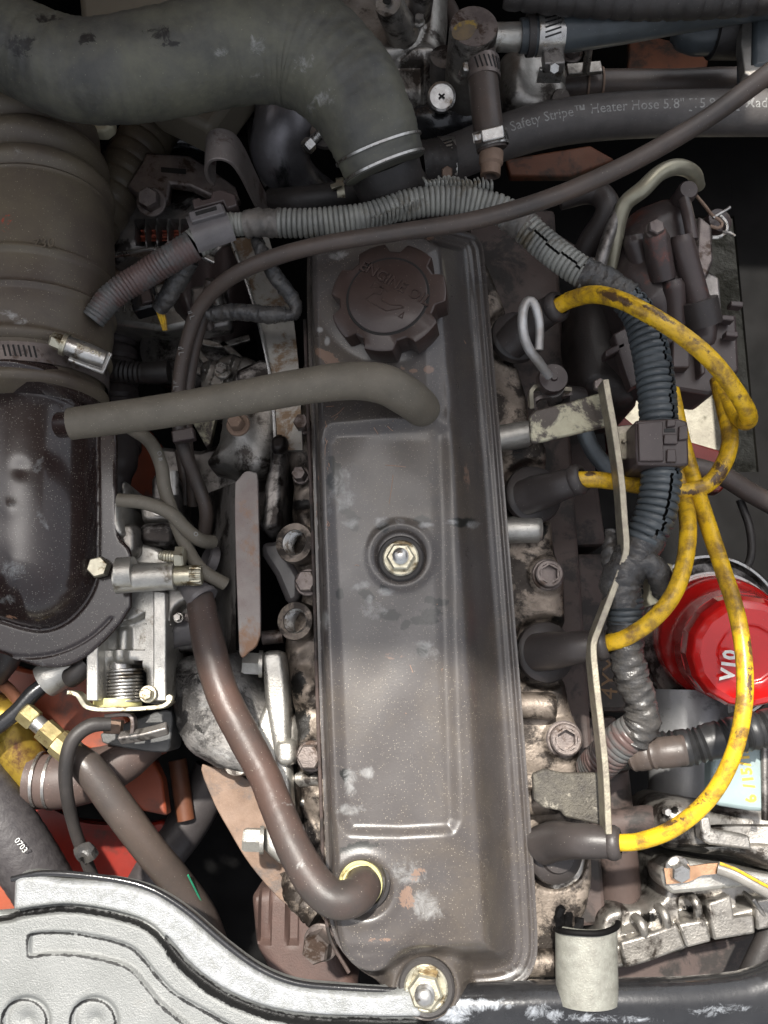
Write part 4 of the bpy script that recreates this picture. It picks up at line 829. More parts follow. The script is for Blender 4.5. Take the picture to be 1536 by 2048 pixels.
for (x, y, x2, y2, r, zz) in ((1310, 462, 1326, 560, 26, 4), (1362, 470, 1398, 610, 24, 0), (1268, 470, 1300, 590, 24, -12), (1345, 560, 1352, 650, 22, -8)):
    obj('tower', MB().tube([(x, y, zz+2, r*.8), (x+2, y+14, zz, r), (x2, y2, zz-14, r)], n=28), DB, t)
bolt(t, 1308, 462, 9, 17, 5, DSTEEL, washer=1.1, name='screw')
obj('post', MB().lathe(P(1368, 392, -6), (0, -.1, 1), [(20*k, -10), (20*k, 8), (17*k, 10)], 24), DB, t); obj('rib', MB().tube([(1368, 400, 0), (1378, 440, 2), (1385, 480, 0)], 12, n=16), DB, t)
obj('boot', MB().tube([(1398, 600, -10), (1408, 650, -18)], 36, n=28), BOOT, t)
t = thing('distributor_connector', 'dark brown clipped connector block below the distributor cap', 'connector', (1380, 700, -60))
b = MB(); b.prism([(1252, 640), (1330, 618), (1400, 650), (1474, 626), (1480, 742), (1420, 790), (1300, 770), (1226, 690)], -34, -70); obj('block', b, GLOSSBRN, t, bevel=2.5)
for x, y in ((1452, 640), (1460, 672), (1470, 612)): obj('latch_tab', MB().box(P(x, y, -28), (9, 4, 8), (1, -.1, 0)), GLOSSBRN, t, bevel=.8)
for pl_ in ([(1226, 668), (1256, 652), (1290, 760), (1262, 776)], [(1210, 700), (1250, 682), (1252, 694), (1212, 714)], [(1260, 640), (1280, 632), (1300, 740), (1284, 748)], [(1345, 680), (1380, 680), (1380, 735), (1345, 735)], [(1395, 676), (1405, 672), (1412, 746), (1402, 750)]): obj('clip_finger', MB().prism(pl_, -24, -36), GLOSSBRN, t, bevel=1.2)
b = MB(); b.hf([(1150, 560), (1240, 520), (1260, 640), (1290, 800), (1240, 805), (1160, 770), (1140, 660)], -60, lambda u, v, d: -60-20*rnd_edge(d, 18), -140, 2); o = tag(obj('housing_casting', b, mat('oily black casting', (.028, .022, .02), (.015, .012, .011), (.35, .55), ns=20, bump=.4)), 'oily black distributor housing in the shadow beside the dark conduit', 'casting')
hose('vacuum_pipe', 'bright bent metal vacuum pipe arching over the distributor cap', [(1218, 560, -30, 11), (1232, 480, -14, 14), (1248, 412, -2, 16), (1286, 378, 6, 17), (1320, 346, 8, 16), (1355, 334, 6, 16), (1386, 346, -2, 15), (1396, 372, -16, 14)], None, mat('olive metal pipe', (.34, .32, .24), (.22, .20, .15), (.28, .42), metal=.6, ns=30, bump=.15), cat='pipe')
hose('vacuum_pipe.001', 'thinner metal pipe beside the conduit, left of the distributor', [(1192, 580, -24, 10), (1205, 510, -14, 13), (1226, 450, -8, 13), (1242, 414, -4, 13)], None, ALUD, cat='pipe')
hose('black_hose', 'dim black hose behind the conduit left of the distributor', [(1120, 400, -50, 20), (1190, 385, -46, 24), (1215, 420, -44, 24), (1180, 480, -60, 22), (1150, 540, -80, 20)], None, BOOT)
t = thing('spring_clip_wire', 'twisted wire clip with bright curled ends right of the distributor', 'spring clip', (1430, 450, -30))
obj('wire', MB().tube([(1388, 386, -18), (1410, 412, -16), (1424, 430, -12), (1444, 446, -14), (1438, 456, -14), (1420, 452, -14)], 3.4, n=10), RUST, t)
obj('wire', MB().tube([(1426, 436, -12), (1446, 424, -12), (1461, 414, -10)], 3, n=10), STEEL, t)
obj('wire', MB().tube([(1438, 430, -20), (1452, 446, -20), (1452, 464, -20), (1440, 474, -20), (1424, 475, -20)], 4, n=10), STEEL, t); obj('wire', MB().tube([(1446, 464, -14), (1460, 466, -12), (1470, 472, -12)], 3, n=10), STEEL, t)
obj('cup', MB().lathe(P(1428, 452, -30), (.2, 0, 1), [(26*k, 0), (26*k, 8), (20*k, 9)], 24), GLOSSBRN, t)

# red filter
t = thing('oil_filter', 'glossy red oil filter can lettered V10 at the right edge', 'oil filter', (1430, 1280, -130))
cb = P(1428, 1270, -125); tc_ = P(1492, 1306, -46); ax = (tc_-cb).normalized(); k = K(1470, 1300, -44); q = ax.to_track_quat('Z', 'Y'); L_ = (tc_-cb).length
b = MB(); b.lathe(cb, ax, [(139*k, 0), (141*k, 3), (139*k, 10), (137*k, L_*.32), (134*k, L_*.36)], 72); b.lathe(cb, ax, [(134*k, L_*.36), (122*k, L_*.46), (118*k, L_*.60), (116*k, L_*.80)], 72)
obj('can', b, REDM, t, ang=50)
b = MB(); b.lathe(cb, ax, [(117*k, L_*.78), (114*k, L_*.95), (106*k, L_*1.03), (92*k, L_*1.06), (60*k, L_*1.065), (56*k, L_*1.045), (.1, L_*1.045)], 16); cup_ = obj('fluted_cup', b, REDM, t, ang=12, bevel=1.2)
c = cb+ax*(L_*1.07)
nx_ = ax; V, Fs = text_pts('V10', 27*k*1.4, .12, .45); x = Vector((math.cos(R(82)), math.sin(R(82)), 0)); x = (x-ax*x.dot(ax)).normalized(); y = ax.cross(x); oo = P(1452, 1328, tc_.z)-tc_
b = MB(); b.add([tc_+oo+ax*(L_*.075)+x*v.x+y*v.y+ax*v.z for v in V], Fs); obj('lettering', b, WHITE, cup_, False)
V, Fs = text_pts('90915', 9*k*1.4, .1); x = Vector((math.cos(R(-62)), math.sin(R(-62)), 0)); x = (x-ax*x.dot(ax)).normalized(); y = ax.cross(x)
b = MB(); b.add([P(1526, 1285, tc_.z+5)+x*v.x+y*v.y for v in V], Fs); obj('small_print', b, HOLE, cup_, False)
t = thing('filter_mount', 'grey ring shaped filter mount flange round the red filter', 'flange', (1430, 1290, -170))
kk = K(1430, 1270, -128)
obj('ring', MB().lathe(P(1425, 1276, -134), (.15, -.1, 1), [(164*kk, 0), (166*kk, 5), (160*kk, 7), (150*kk, 2), (60*kk, 1)], 72), ALUD, t); obj('lip', MB().ring(P(1425, 1276, -127), (.15, -.1, 1), 160*kk, 2, 3, 72), STEEL, t)
obj('gasket_ring', MB().ring(cb, ax, 141*k, 1.6, 5, 72), STEEL, t)

# lower right
h5, _ = hose('ribbed_conduit', 'thick black ribbed conduit running to the right edge below the red filter', [(1180, 1530, -60, 34), (1240, 1506, -44, 34), (1300, 1500, -34, 36), (1380, 1494, -28, 37), (1440, 1478, -24, 37), (1600, 1440, -22, 37)], None, RUBK, cat='conduit', corr=(4.3, 2.2), n=36)
hose('ribbed_conduit.001', 'brown tinged ribbed conduit piece between harness and thick black conduit', [(1262, 1512, -30), (1320, 1506, -20), (1372, 1500, -16)], 31, RUBBR, cat='conduit', corr=(4.3, 1.2), n=32)
t = thing('starter_motor', 'grey starter motor with a pale blue marked label at the right edge', 'starter motor', (1430, 1560, -140))
SM = mat('grey starter paint', (.30, .30, .30), (.20, .20, .205), (.32, .5), metal=.4, ns=16, bump=.2, grime=(.05, .05, .05), gr=.25, gs=12)
k = K(1430, 1540, -60)
b = MB(); b.tube([(1300, 1400, -110), (1300, 1700, -118)], 10, n=8)
obj('motor_barrel', MB().tube([(1370, 1380, -130, 78), (1376, 1500, -130, 78), (1380, 1645, -130, 78)], n=56), SM, t)
obj('solenoid', MB().tube([(1500, 1440, -118, 84), (1500, 1616, -118, 84)], n=56), SM, t)
sp_ = MB.path([(1482, 1436, -112), (1482, 1612, -112)], 84); b = MB()
b = MB(); b.prism([(1424, 1470), (1528, 1474), (1530, 1624), (1500, 1622), (1436, 1612), (1424, 1600)], -46, -62); lb = obj('blue_label', b, BLUEP, t, bevel=3)
for s, x, y, dg in (('6', 1502, 1598, 110), ('/', 1498, 1572, 100), ('15', 1494, 1548, 95), ('/', 1490, 1528, 95), ('15', 1486, 1505, 95)): text_flat(s, x, y, -45.8, 22, dg, YELP, lb, ext=.12, bold=.35)
obj('seam', MB().tube([(1528, 1440, -44), (1530, 1640, -46)], 7, n=12), ALUD, t)
b = MB(); b.prism([(1322, 1430), (1418, 1400), (1424, 1620), (1330, 1600)], -104, -150); 
def fz(u, v, d): return -62-14*rnd_edge(d, 10)-7*ss(v, 1650, 1656)*(1-ss(v, 1690, 1695))+4*np.sin(u*.02)
b = MB(); b.hf([(1318, 1618), (1350, 1600), (1440, 1612), (1560, 1628), (1620, 1640), (1620, 1760), (1536, 1745), (1480, 1722), (1420, 1716), (1330, 1700), (1318, 1670)], -62, fz, -130, 1.3); nose = obj('nose_casting', b, ALU, t)
paint(nose, 'dark', [(1380, 1700, 60, 14, 0, .85), (1450, 1715, 60, 14, 10, .85), (1350, 1620, 12, 12, 0, .8)])
b = MB(); b.prism([(1400, 1636), (1420, 1632), (1424, 1660), (1500, 1672), (1504, 1700), (1420, 1690), (1404, 1680)], -52, -64); obj('rib', b, ALU, t, bevel=1.5)
bolt(t, 1330, 1622, -60, 8, 5, STEEL, washer=0)
t = thing('bell_housing', 'ribbed aluminium bell housing edge at the lower right', 'casting', (1380, 1850, -160))
b = MB(); b.hf([(1200, 1830), (1230, 1812), (1285, 1822), (1330, 1790), (1322, 1725), (1345, 1716), (1400, 1724), (1480, 1740), (1540, 1752), (1640, 1770), (1640, 1810), (1530, 1830), (1470, 1860), (1360, 1905), (1240, 1940), (1190, 1935)], -84, lambda u, v, d: -84-10*rnd_edge(d, 5)-9*ss(np.sin(u*.055+.8), 0, .5)*ss(v, 1790, 1802)*(1-ss(v+(u-1250)*.25, 1858, 1870))+4*ss(v+(u-1250)*.28, 1872, 1888), -150, 1.2); bh = obj('casting', b, ALU, t, ang=50)
paint(bh, 'dark', [(1300, 1835, 26, 16, 0, .8), (1390, 1820, 40, 14, 0, .75), (1480, 1880, 30, 20, 0, .8)])
b = MB(); b.prism([(1322, 1742), (1340, 1726), (1380, 1722), (1460, 1738), (1540, 1750), (1620, 1760), (1620, 1800), (1490, 1775), (1400, 1785), (1344, 1790), (1326, 1770)], -66, -100); obj('ear', b, ALUB, t, bevel=3)
for x, y, x2, y2 in ((1496, 1790, 1520, 1826),):
    obj('rib', MB().ribbon([(x, y, -78), (x2, y2, -81)], 9, 14, smooth=False), ALU, t, bevel=1)
for pl_ in ([(1240, 1884), (1290, 1870), (1354, 1848), (1372, 1896), (1300, 1924), (1250, 1938)], [(1356, 1848), (1400, 1840), (1412, 1838), (1424, 1884), (1374, 1897)], [(1414, 1806), (1462, 1790), (1470, 1836), (1508, 1830), (1512, 1868), (1428, 1882)], [(1510, 1800), (1600, 1786), (1600, 1846), (1514, 1862)]):
    b = MB(); b.prism(pl_, -74, -100); obj('wall_block', b, ALU, t, bevel=1.8)
for x, y in ((1284, 1856), (1330, 1836), (1392, 1812)): obj('rib', MB().tube([(x-14, y-22, -84), (x-2, y-10, -76), (x+4, y+10, -76), (x+2, y+26, -80)], 9, n=12), ALU, t)
b = MB(); b.prism([(1200, 1920), (1370, 1895), (1500, 1868), (1640, 1850), (1640, 1980), (1200, 2000)], -150, -200); obj('lower_rim', b, BLOCK, t, False, bevel=3)
t = thing('ground_terminal', 'copper ring terminal under a hex bolt on the bell housing', 'terminal', (1360, 1740, -66))
bolt(t, 1354, 1735, -63, 20, 8, STEEL, ax=(0, -.25, 1), washer=1.25)
obj('lug', MB().ribbon([(1330, 1752, -62, 30), (1372, 1748, -61, 30), (1400, 1740, -58, 20), (1440, 1736, -56, 20)], 20, 1.4), mat('tinned copper', (.55, .33, .2), (.35, .2, .12), (.25, .4), metal=.7, ns=60), t)
hose('ground_wire', 'grey wire with a yellow stripe leaving the copper terminal to the right edge', [(1436, 1736, -54), (1470, 1748, -50), (1520, 1775, -46), (1600, 1815, -44)], 13, mat('silver grey wire jacket', (.22, .21, .19), (.14, .13, .12), (.25, .4)), cat='wire')
obj('stripe', MB().tube([(1440, 1727, -50), (1472, 1739, -46), (1522, 1766, -42), (1600, 1806, -40)], 3, n=8), YEL, bpy.data.objects['ground_wire'])
hose('black_cable', 'black cable in the lower right corner with faint print', [(1640, 1700, -90), (1560, 1830, -92), (1500, 1950, -95), (1480, 2010, -98)], 22, RUBD, cat='cable')

# grey half round bush bracket
t = thing('tube_bracket', 'pale grey half round bracket with crumbling black foam at the bottom', 'bracket', (1175, 1900, -60))
k = K(1175, 1900, -8); c = P(1172, 1846, -24); ax = Vector((-.03, -1, -.02)); n = 21; V = []; Rr = 62*k
for y_, zr in ((0, 0), (30*k, .3), (140*k, .5), (150*k, 0)):
    for ro in (1.0, .90):
        for i in range(n):
            a = R(-100+i*200/(n-1)); rr_ = Rr*ro*(1 if y_ < 149*k else .985); V.append(c+ax*y_+Vector((math.sin(a)*rr_*1.02, 0, math.cos(a)*rr_*.85)))
Fs = []
for j in range(3):
    for i in range(n-1):
        o0, o1_ = j*2*n, (j+1)*2*n
        Fs.append((o0+i, o0+i+1, o1_+i+1, o1_+i)); Fs.append((o0+n+i+1, o0+n+i, o1_+n+i, o1_+n+i+1))
for i in range(n-1): Fs.append((i+1, i, n+i, n+i+1)); Fs.append((6*n+i, 6*n+i+1, 7*n+i+1, 7*n+i))
for j in range(3):
    Fs.append((j*2*n, (j+1)*2*n, (j+1)*2*n+n, j*2*n+n)); Fs.append((j*2*n+n-1, j*2*n+2*n-1, (j+1)*2*n+2*n-1, (j+1)*2*n+n-1))
b = MB(); b.add(V, Fs); obj('shell', b, mat('pale mottled metal', (.27, .27, .235), (.19, .185, .16), (.4, .55), metal=.3, ns=160, bs=900, bump=.5, specks=(.45, .44, .36), spk=.6), t, ang=50)
b = MB(); b.tube([(1112, 1858, -30), (1125, 1862, -14), (1160, 1866, -7), (1200, 1866, -7), (1230, 1856, -16), (1236, 1846, -30)], 6, n=12); b.tube([(1122, 1850, -20, 11), (1118, 1826, -14, 9), (1124, 1814, -12, 7)], n=10, lumps=1); b.tube([(1135, 1852, -18, 9), (1138, 1828, -14, 7)], n=10, lumps=1); b.tube([(1158, 1858, -14, 10), (1160, 1836, -14, 8)], n=10, lumps=1)
obj('foam', b, BLK, t)

# ================================================================== LEFT SIDE
t = thing('air_intake_hose', 'wide olive brown bellows intake hose down the left edge', 'intake hose', (60, 450, -40))
K0 = [(-260, -20, -40, 150), (-120, 70, -34, 150), (-10, 190, -30, 146), (40, 300, -28, 148), (58, 400, -26, 156), (64, 500, -24, 158), (62, 660, -24, 158), (58, 735, -24, 150), (56, 812, -24, 148)]
sp = MB.path(K0, None, 1.4); L = 0; pos, rad = sp[0], sp[1]; uv = [proj(np.array([list(p)])) for p in pos]
nr = []
for i, (p, r) in enumerate(zip(pos, rad)):
    y = float(uv[i][1][0]); x = float(uv[i][0][0]); a = r
    if y < 437: a += 9*(abs(math.sin((y-437)/54*math.pi))**.8)-6*ss(437-y, 0, 8)
    for y0, wd, h in ((574, 5, 2.6), (638, 4, 2.2), (722, 9, 3.0), (800, 9, 2.6)): a += h*math.exp(-((y-y0)/wd)**4)
    if 733 < y < 788: a -= 1.0
    nr.append(a)
b = MB(); b.tube(None, sp=(pos, nr, sp[2], sp[3]), n=72); ih = obj('hose_wall', b, INTK, t, ang=50)
paint(ih, 'scuff_sheen', [(20, 628, 26, 12, 20, .72), (45, 645, 20, 12, 0, .6), (40, 540, 40, 8, 0, .45), (30, 300, 30, 60, 0, .44)])
paint(ih, 'chip', [(10, 440, 34, 60, 10, .42)])
text_flat('23730', 72, 487, 28.2, 22, 4, INTK, t, ext=.35)
clampring('hose_clamp.004', 'large worm clamp with bright lettered screw housing round the intake hose', P(58, 762, -24), P(57, 800, -24)-P(59, 720, -24), 149*K(58, 762, -24)+.6, 13, DSTEEL, sang=0, screw=False, slots=7, s0=-.46)
cl = bpy.data.objects['hose_clamp.004']
c = P(168, 704, 22); tx = Vector((.92, -.30, -.28)).normalized(); up = Vector((.30, 0, .95))
b = MB(); b.tube(None, sp=MB.spath([c-tx*11, c, c+tx*14], [6.2, 6.6, 6.0]), n=24); hsg = obj('screw_housing', b, STEEL, cl, ang=50)
obj('housing_foot', MB().box(c-up*5+tx*4, (24, 16, 3), tx, up), STEEL, cl, bevel=1)
h = MB(); h.lathe(c-tx*11, -tx, [(7.6, 0), (7.6, 3)], 24); h.lathe(c-tx*14, -tx, [(5.6, 0), (5.4, 6.5), (4.6, 7.5)], 6); h.box(c-tx*21.6, (.5, 1.4, 8), tx, up); obj('screw_head', h, ZINC, hsg, ang=25)
V, Fs = text_pts('TRIDON', 4.2, .15, .1); u2 = (up-tx*up.dot(tx)).normalized(); y2 = u2.cross(tx)
b = MB(); b.add([c+tx*(v.x+3)+y2*v.y+u2*(6.4+v.z) for v in V], Fs); obj('lettering', b, ZINC, hsg, False)

t = thing('intake_elbow', 'glossy brown black pressed metal intake elbow bolted at the left edge', 'intake elbow', (80, 1000, -60))
EO = [(-160, 752, 0), (190, 762, 0), (206, 790, 0), (213, 860), (213, 960), (217, 1055), (243, 1098, 0), (243, 1206, 0), (222, 1240), (160, 1302), (110, 1330), (60, 1332), (20, 1322), (-60, 1290), (-160, 1260)]
DM = smoothpoly([(-200, 700, 0), (150, 690, 0), (168, 740), (170, 900), (170, 1100), (160, 1170), (120, 1225), (70, 1250), (20, 1245), (-40, 1228), (-200, 1200)])
def fz(u, v, d):
    q = pdist(u, v, DM)*K(80, 1000, -10); h = 37*np.sqrt(np.maximum(0, 1-(1-np.clip((q)/46, 0, 1))**2)); z = -34+h-1.2*np.exp(-((q+1.5)/1.2)**2)
    x = (u-62)/108; z = np.where(v < 800, np.maximum(z, -34+62*np.sqrt(np.maximum(0, 1-x*x*.7))*(1-ss(v, 785, 850))), z)
    for y0 in (772, 792): z = z+2.2*np.exp(-((v-y0-18*x*x)/6)**2)*ss(q, -4, 8)
    z = z-1.0*np.exp(-((np.hypot(u-30, v-1090)-222)/3)**2)*(v > 1230)
    for (a, c, r1, s1) in ((62, 950, 16, -.5), (40, 1030, 18, .5), (20, 1120, 22, -.7), (30, 1165, 14, .5)): z = z+s1*np.exp(-((u-a)**2+(v-c)**2)/r1**2)
    return z-.6*np.exp(-(d/.8)**2)
b = MB(); b.hf(EO, -14, fz, -38, 1.05); el = obj('pressed_shell', b, GLOSS, t, ang=70)
paint(el, 'scuff_sheen', [(30, 1015, 30, 16, 0, .5), (85, 1040, 12, 36, -30, .62), (75, 935, 14, 30, 30, .55), (20, 1140, 40, 30, 0, .56), (15, 1200, 26, 20, 0, .58), (62, 835, 14, 10, 0, .56), (85, 1330, 14, 8, 0, .6)])
paint(el, 'chip', [(30, 1050, 4, 30, 0, .55), (22, 1235, 26, 10, 0, .5)])
bolt(t, 202, 1136, -33, 22, 8, ZINC, ax=(.05, -.05, 1), washer=0)
obj('hose_nipple', MB().tube([(120, 850, 30), (150, 848, 33)], 26, n=24), GLOSS, t)
hose('intake_drain_hose', 'rough dark hose stub under the intake elbow at the left edge', [(-60, 1210, -50), (0, 1262, -50), (20, 1300, -56), (-10, 1350, -70)], 26, RUBD)

# alternator
t = thing('alternator', 'grey alternator with slotted end showing red copper winding', 'alternator', (330, 560, -160))
b = MB()
AP = [(215, 520), (218, 440), (240, 390), (300, 362), (380, 365), (430, 400), (460, 470), (470, 520), (400, 505), (300, 494)]
slots = [(x, x+12) for x in (272, 294, 316, 340, 364, 388)]
def fz(u, v, d):
    z = -96-12*rnd_edge(d, 14)
    for (a, c) in slots: z = z-22*(ss(u, a-2, a)*(1-ss(u, c+3, c+5)))*ss(v, 438, 442)*(1-ss(v, 484, 488))
    return z
b.hf(AP, -96, fz, -150, .9); obj('end_housing', b, ALUD, t, ang=45)
b = MB()
for i in range(20): b.tube([(268, 446+i*1.9, -112+2*math.sin(i)), (400, 444+i*1.9, -112+2*math.cos(i*2))], 1.6, n=6)
obj('copper_winding', b, COPPER, t)
b = MB(); b.prism([(205, 505), (300, 492), (320, 490), (400, 500), (470, 530), (468, 546), (400, 514), (300, 500), (205, 516)], -98, -112); obj('rim', b, STEEL, t, bevel=1.5)
b = MB(); b.prism([(200, 518), (300, 500), (380, 506), (350, 545), (260, 580), (200, 620)], -118, -150); obj('stator', b, RUST, t, bevel=2)
b = MB(); b.prism([(208, 600), (260, 580), (340, 560), (400, 560), (440, 590), (420, 640), (330, 660), (260, 650), (208, 645)], -112, -150); obj('lower_housing', b, ALUB, t, bevel=4)
for i in range(9): obj('fin', MB().box(P(222+i*13, 606+(i % 3)*2, -109), (2.4, 14, 3), (1, .1, 0)), STEEL, t, False, bevel=.5)
for pts in ([(388, 680), (440, 690), (500, 676)], [(390, 700), (430, 740), (480, 770)], [(400, 650), (460, 700), (492, 730)], [(388, 740), (430, 750), (470, 735)]):
    obj('fan_spoke', MB().ribbon([(x, y, -125) for x, y in pts], 14, 4), ALU, t, bevel=.8)
obj('fan_hub', MB().lathe(P(380, 700, -150), (0, 0, 1), [(40, 0), (40, 12), (34, 16)], 40), ALUD, t)
obj('pulley_face', MB().lathe(P(420, 730, -170), (0, 0, 1), [(46, 0), (46, 12), (40, 14)], 48), BLK, t)
t = thing('tensioner_arm', 'dark adjuster arm with a hex bolt above the alternator slots', 'bracket', (300, 370, -90))
b = MB(); b.prism([(285, 320), (290, 304), (380, 310), (420, 335), (470, 372), (480, 400), (440, 400), (380, 372), (340, 366), (336, 400), (310, 408), (284, 398), (252, 372), (262, 355)], -74, -84); obj('arm', b, DSTEEL, t, bevel=2); bolt(t, 303, 405, -70, 22, 10, DSTEEL, ax=(0, -.2, 1))
obj('slot', MB().prism([(322, 334), (372, 338), (372, 348), (322, 344)], -73.6, -74), HOLE, t)
b = MB(); b.hf([(340, 500), (470, 480), (500, 540), (490, 620), (440, 660), (380, 640), (330, 600)], -96, lambda u, v, d: -96-18*rnd_edge(d, 14)-6*np.sin(u*.08), -150, 1.6); tag(obj('voltage_regulator', b, GLOSSBRN), 'dark plastic regulator body behind the cable sheath, left of the silver bracket', 'regulator')
t = thing('regulator_plug', 'oily connector and stud block at the end of the black taped branch', 'connector', (430, 620, -80))
obj('housing', MB().box(P(425, 622, -62), (26, 36, 20), (1, .2, 0)), ALUD, t, bevel=3); obj('stud', MB().tube([(432, 590, -44), (436, 606, -50)], 11, n=16), ALU, t); obj('stud', MB().tube([(412, 640, -44), (420, 655, -50)], 10, n=16), DSTEEL, t)
t = thing('plug_connector', 'black wire plug at the tip of the taped branch over the alternator', 'connector', (300, 600, -80)); obj('housing', MB().box(P(290, 598, -66), (20, 24, 16), (1, .3, 0)), BLKG, t, bevel=2); obj('latch', MB().box(P(292, 590, -56), (8, 14, 4), (1, .3, 0)), GLOSSBRN, t, bevel=1)

hose('slatted_duct', 'greenish ribbed duct slanting down between the thick hose and the intake hose', [(350, 190, -100, 50), (300, 265, -96, 52), (250, 345, -92, 52), (210, 420, -90, 50), (170, 480, -90, 50)], None, INTK, cat='duct', corr=(13.5, 1.6), n=36)
hose('grey_pipe', 'smooth grey pipe beside the intake hose bellows', [(90, 150, -60), (130, 240, -64), (165, 310, -70), (185, 370, -76)], 22, ALUD, cat='pipe')
b = MB(); b.prism([(160, 228), (226, 232), (224, 250), (208, 262), (190, 262), (163, 250)], -40, -52); tag(obj('cream_tab', b, CREAMP, bevel=2), 'small cream plastic tab showing under the thick olive hose', 'tab')
hose('black_pulley', 'shiny black round pulley edge under the thick hose', [(320, 300, -120), (360, 282, -116), (410, 290, -120)], 30, BLKG, cat='pulley')
b = MB(); b.prism([(148, -120), (700, -120), (420, 260), (300, 200), (160, 60)], -20, -60); tag(obj('shroud_panel', b, mat('putty brown panel', (.16, .14, .105), (.12, .105, .08), (.4, .55), ns=10), bevel=6), 'smooth olive brown shroud panel behind the thick hose at the top', 'panel')
t = thing('hook_bracket', 'hook shaped grey metal strap bracket above the plastic clip', 'bracket', (455, 330, -60))
HB = mat('mottled grey strap', (.23, .20, .185), (.17, .145, .135), (.4, .55), metal=.45, ns=50, bump=.35, grime=(.09, .06, .05), gr=.35, gs=40, specks=(.5, .48, .44), spk=.2)
pr = [(414, 0, -16), (407, 0, -8), (410, 0, 4), (424, 0, 13), (445, 0, 15), (464, 0, 10), (476, 0, -4), (484, 0, -24), (494, 0, -50), (506, 0, -78)]
C = [P(x, 332, 8) for x, _, z in pr]; C = [Vector((c.x, c.y+12, z)) for c, (x, _, z) in zip(C, pr)]
spb = MB.spath(C, [1]*len(C), 2.0); V = []; n = len(spb[0])
for p, tt in zip(spb[0], spb[2]):
    nn = tt.cross(Vector((0, 1, 0))).normalized()
    V += [p+Vector((0, 12, 0))+nn*1.4, p+Vector((0, -12, 0))+nn*1.4, p+Vector((0, -12, 0))-nn*1.4, p+Vector((0, 12, 0))-nn*1.4]
Fs = [(0, 1, 2, 3), tuple(4*(n-1)+j for j in (3, 2, 1, 0))]
for i in range(n-1):
    for j in range(4): j2 = (j+1) % 4; Fs.append((4*i+j, 4*i+4+j, 4*i+4+j2, 4*i+j2))
b = MB(); b.add(V, Fs); obj('strap', b, HB, t, bevel=.6)
t = thing('support_bracket', 'long silver oil spotted support bracket left of the valve cover', 'bracket', (545, 660, -60))
b = MB(); b.prism(smoothpoly([(462, 478, 0), (536, 470, 0), (556, 540), (580, 600), (592, 680), (600, 780, 0), (605, 900, 0), (552, 900, 0), (540, 760), (516, 640), (492, 560)]), -52, -56); sb = obj('plate', b, mat('oil spotted silver plate', (.36, .35, .32), (.26, .25, .23), (.3, .45), metal=.6, ns=40, bump=.25, grime=(.16, .11, .07), gr=.4, gs=40), t)
obj('folded_edge', MB().tube([(463, 480, -52), (492, 560, -50), (516, 640, -50), (541, 760, -50), (552, 900, -52)], 3.5, n=8), STEEL, t)
hose('ribbed_breather', 'grey ribbed tube standing below the intake hose clamp', [(238, 620, -150, 40), (236, 760, -150, 40), (240, 860, -150, 40), (240, 905, -146, 42)], None, mat('dim grey ribbed rubber', (.10, .085, .082), (.065, .055, .055), (.35, .5), ns=20), cat='tube', corr=(12, 2.4), n=32)
hose('ribbed_breather.001', 'short ribbed conduit poking right from behind the intake clamp', [(190, 730, -96), (240, 742, -94), (290, 746, -92), (338, 744, -92)], 23, RUBD, cat='conduit', corr=(3.9, 1.2), n=30)
t = thing('tube_cuff', 'grey rubber cuff below the ribbed tube beside the intake elbow', 'cuff', (240, 930, -150)); obj('cuff', MB().tube([(240, 890, -145, 38), (238, 930, -140, 36), (236, 960, -140, 26), (234, 990, -140, 24)], n=28), MATS['dim grey ribbed rubber'], t)
b = MB(); b.prism([(380, 836), (434, 820), (420, 888), (412, 894)], -96, -104); tag(obj('cream_plate', b, CREAM, bevel=.6), 'cream triangular plate tip under the breather hose', 'plate')
t = thing('hose_joint', 'small plastic clip joining the two thin hoses below the breather hose', 'clip', (372, 880, -70)); obj('clip', MB().box(P(368, 872, -52), (16, 9, 8), (1, .2, 0)), GLOSSBRN, t, bevel=1)
hose('fuel_pipe', 'thin dark pipe disappearing behind the heat shield', [(362, 900, -90), (370, 950, -94), (372, 1010, -100)], 13, RUBBR, cat='pipe')

# intake manifold upper pieces between elbow and head
t = thing('intake_manifold', 'large oil stained grey intake manifold casting left of the head', 'intake manifold', (470, 1400, -140))
MP = [(325, 1320), (400, 1300), (470, 1296), (500, 1330), (560, 1420), (600, 1500), (600, 1700), (560, 1700), (540, 1610), (500, 1560), (430, 1545), (405, 1528), (370, 1510), (345, 1460), (335, 1400)]
def fz(u, v, d): return -70-26*rnd_edge(d, 20)+3*np.sin(u*.03)*np.sin(v*.025)
b = MB(); b.hf(MP, -78, fz, -150, 1.5); mo = obj('runner', b, mat('mottled manifold', (.15, .145, .14), (.27, .255, .24), (.48, .66), metal=.35, ns=70, bs=380, bump=.8, bd=.001, grime=(.045, .042, .04), gr=.6, gs=26, specks=(.4, .37, .3), spk=.3), t)
paint(mo, 'dark', [(400, 1460, 5, 26, -45, .9), (380, 1360, 50, 30, 0, .6), (430, 1330, 20, 40, 0, .7)])
paint(mo, 'scuff_sheen', [(380, 1330, 40, 14, 0, .6), (440, 1510, 40, 20, 20, .6), (410, 1400, 30, 40, 0, .5)])
obj('freeze_plug', MB().lathe(P(478, 1522, -84), (-.1, 0, 1), [(26, 0), (26*.33*1.2+0, 0)], 8), ALUB, t) if False else None
k = K(475, 1522, -70); obj('round_boss', MB().lathe(P(476, 1524, -86), (0, 0, 1), [(28*k, 0), (27*k, 6), (25*k, 7.5)], 32), ALU, t)
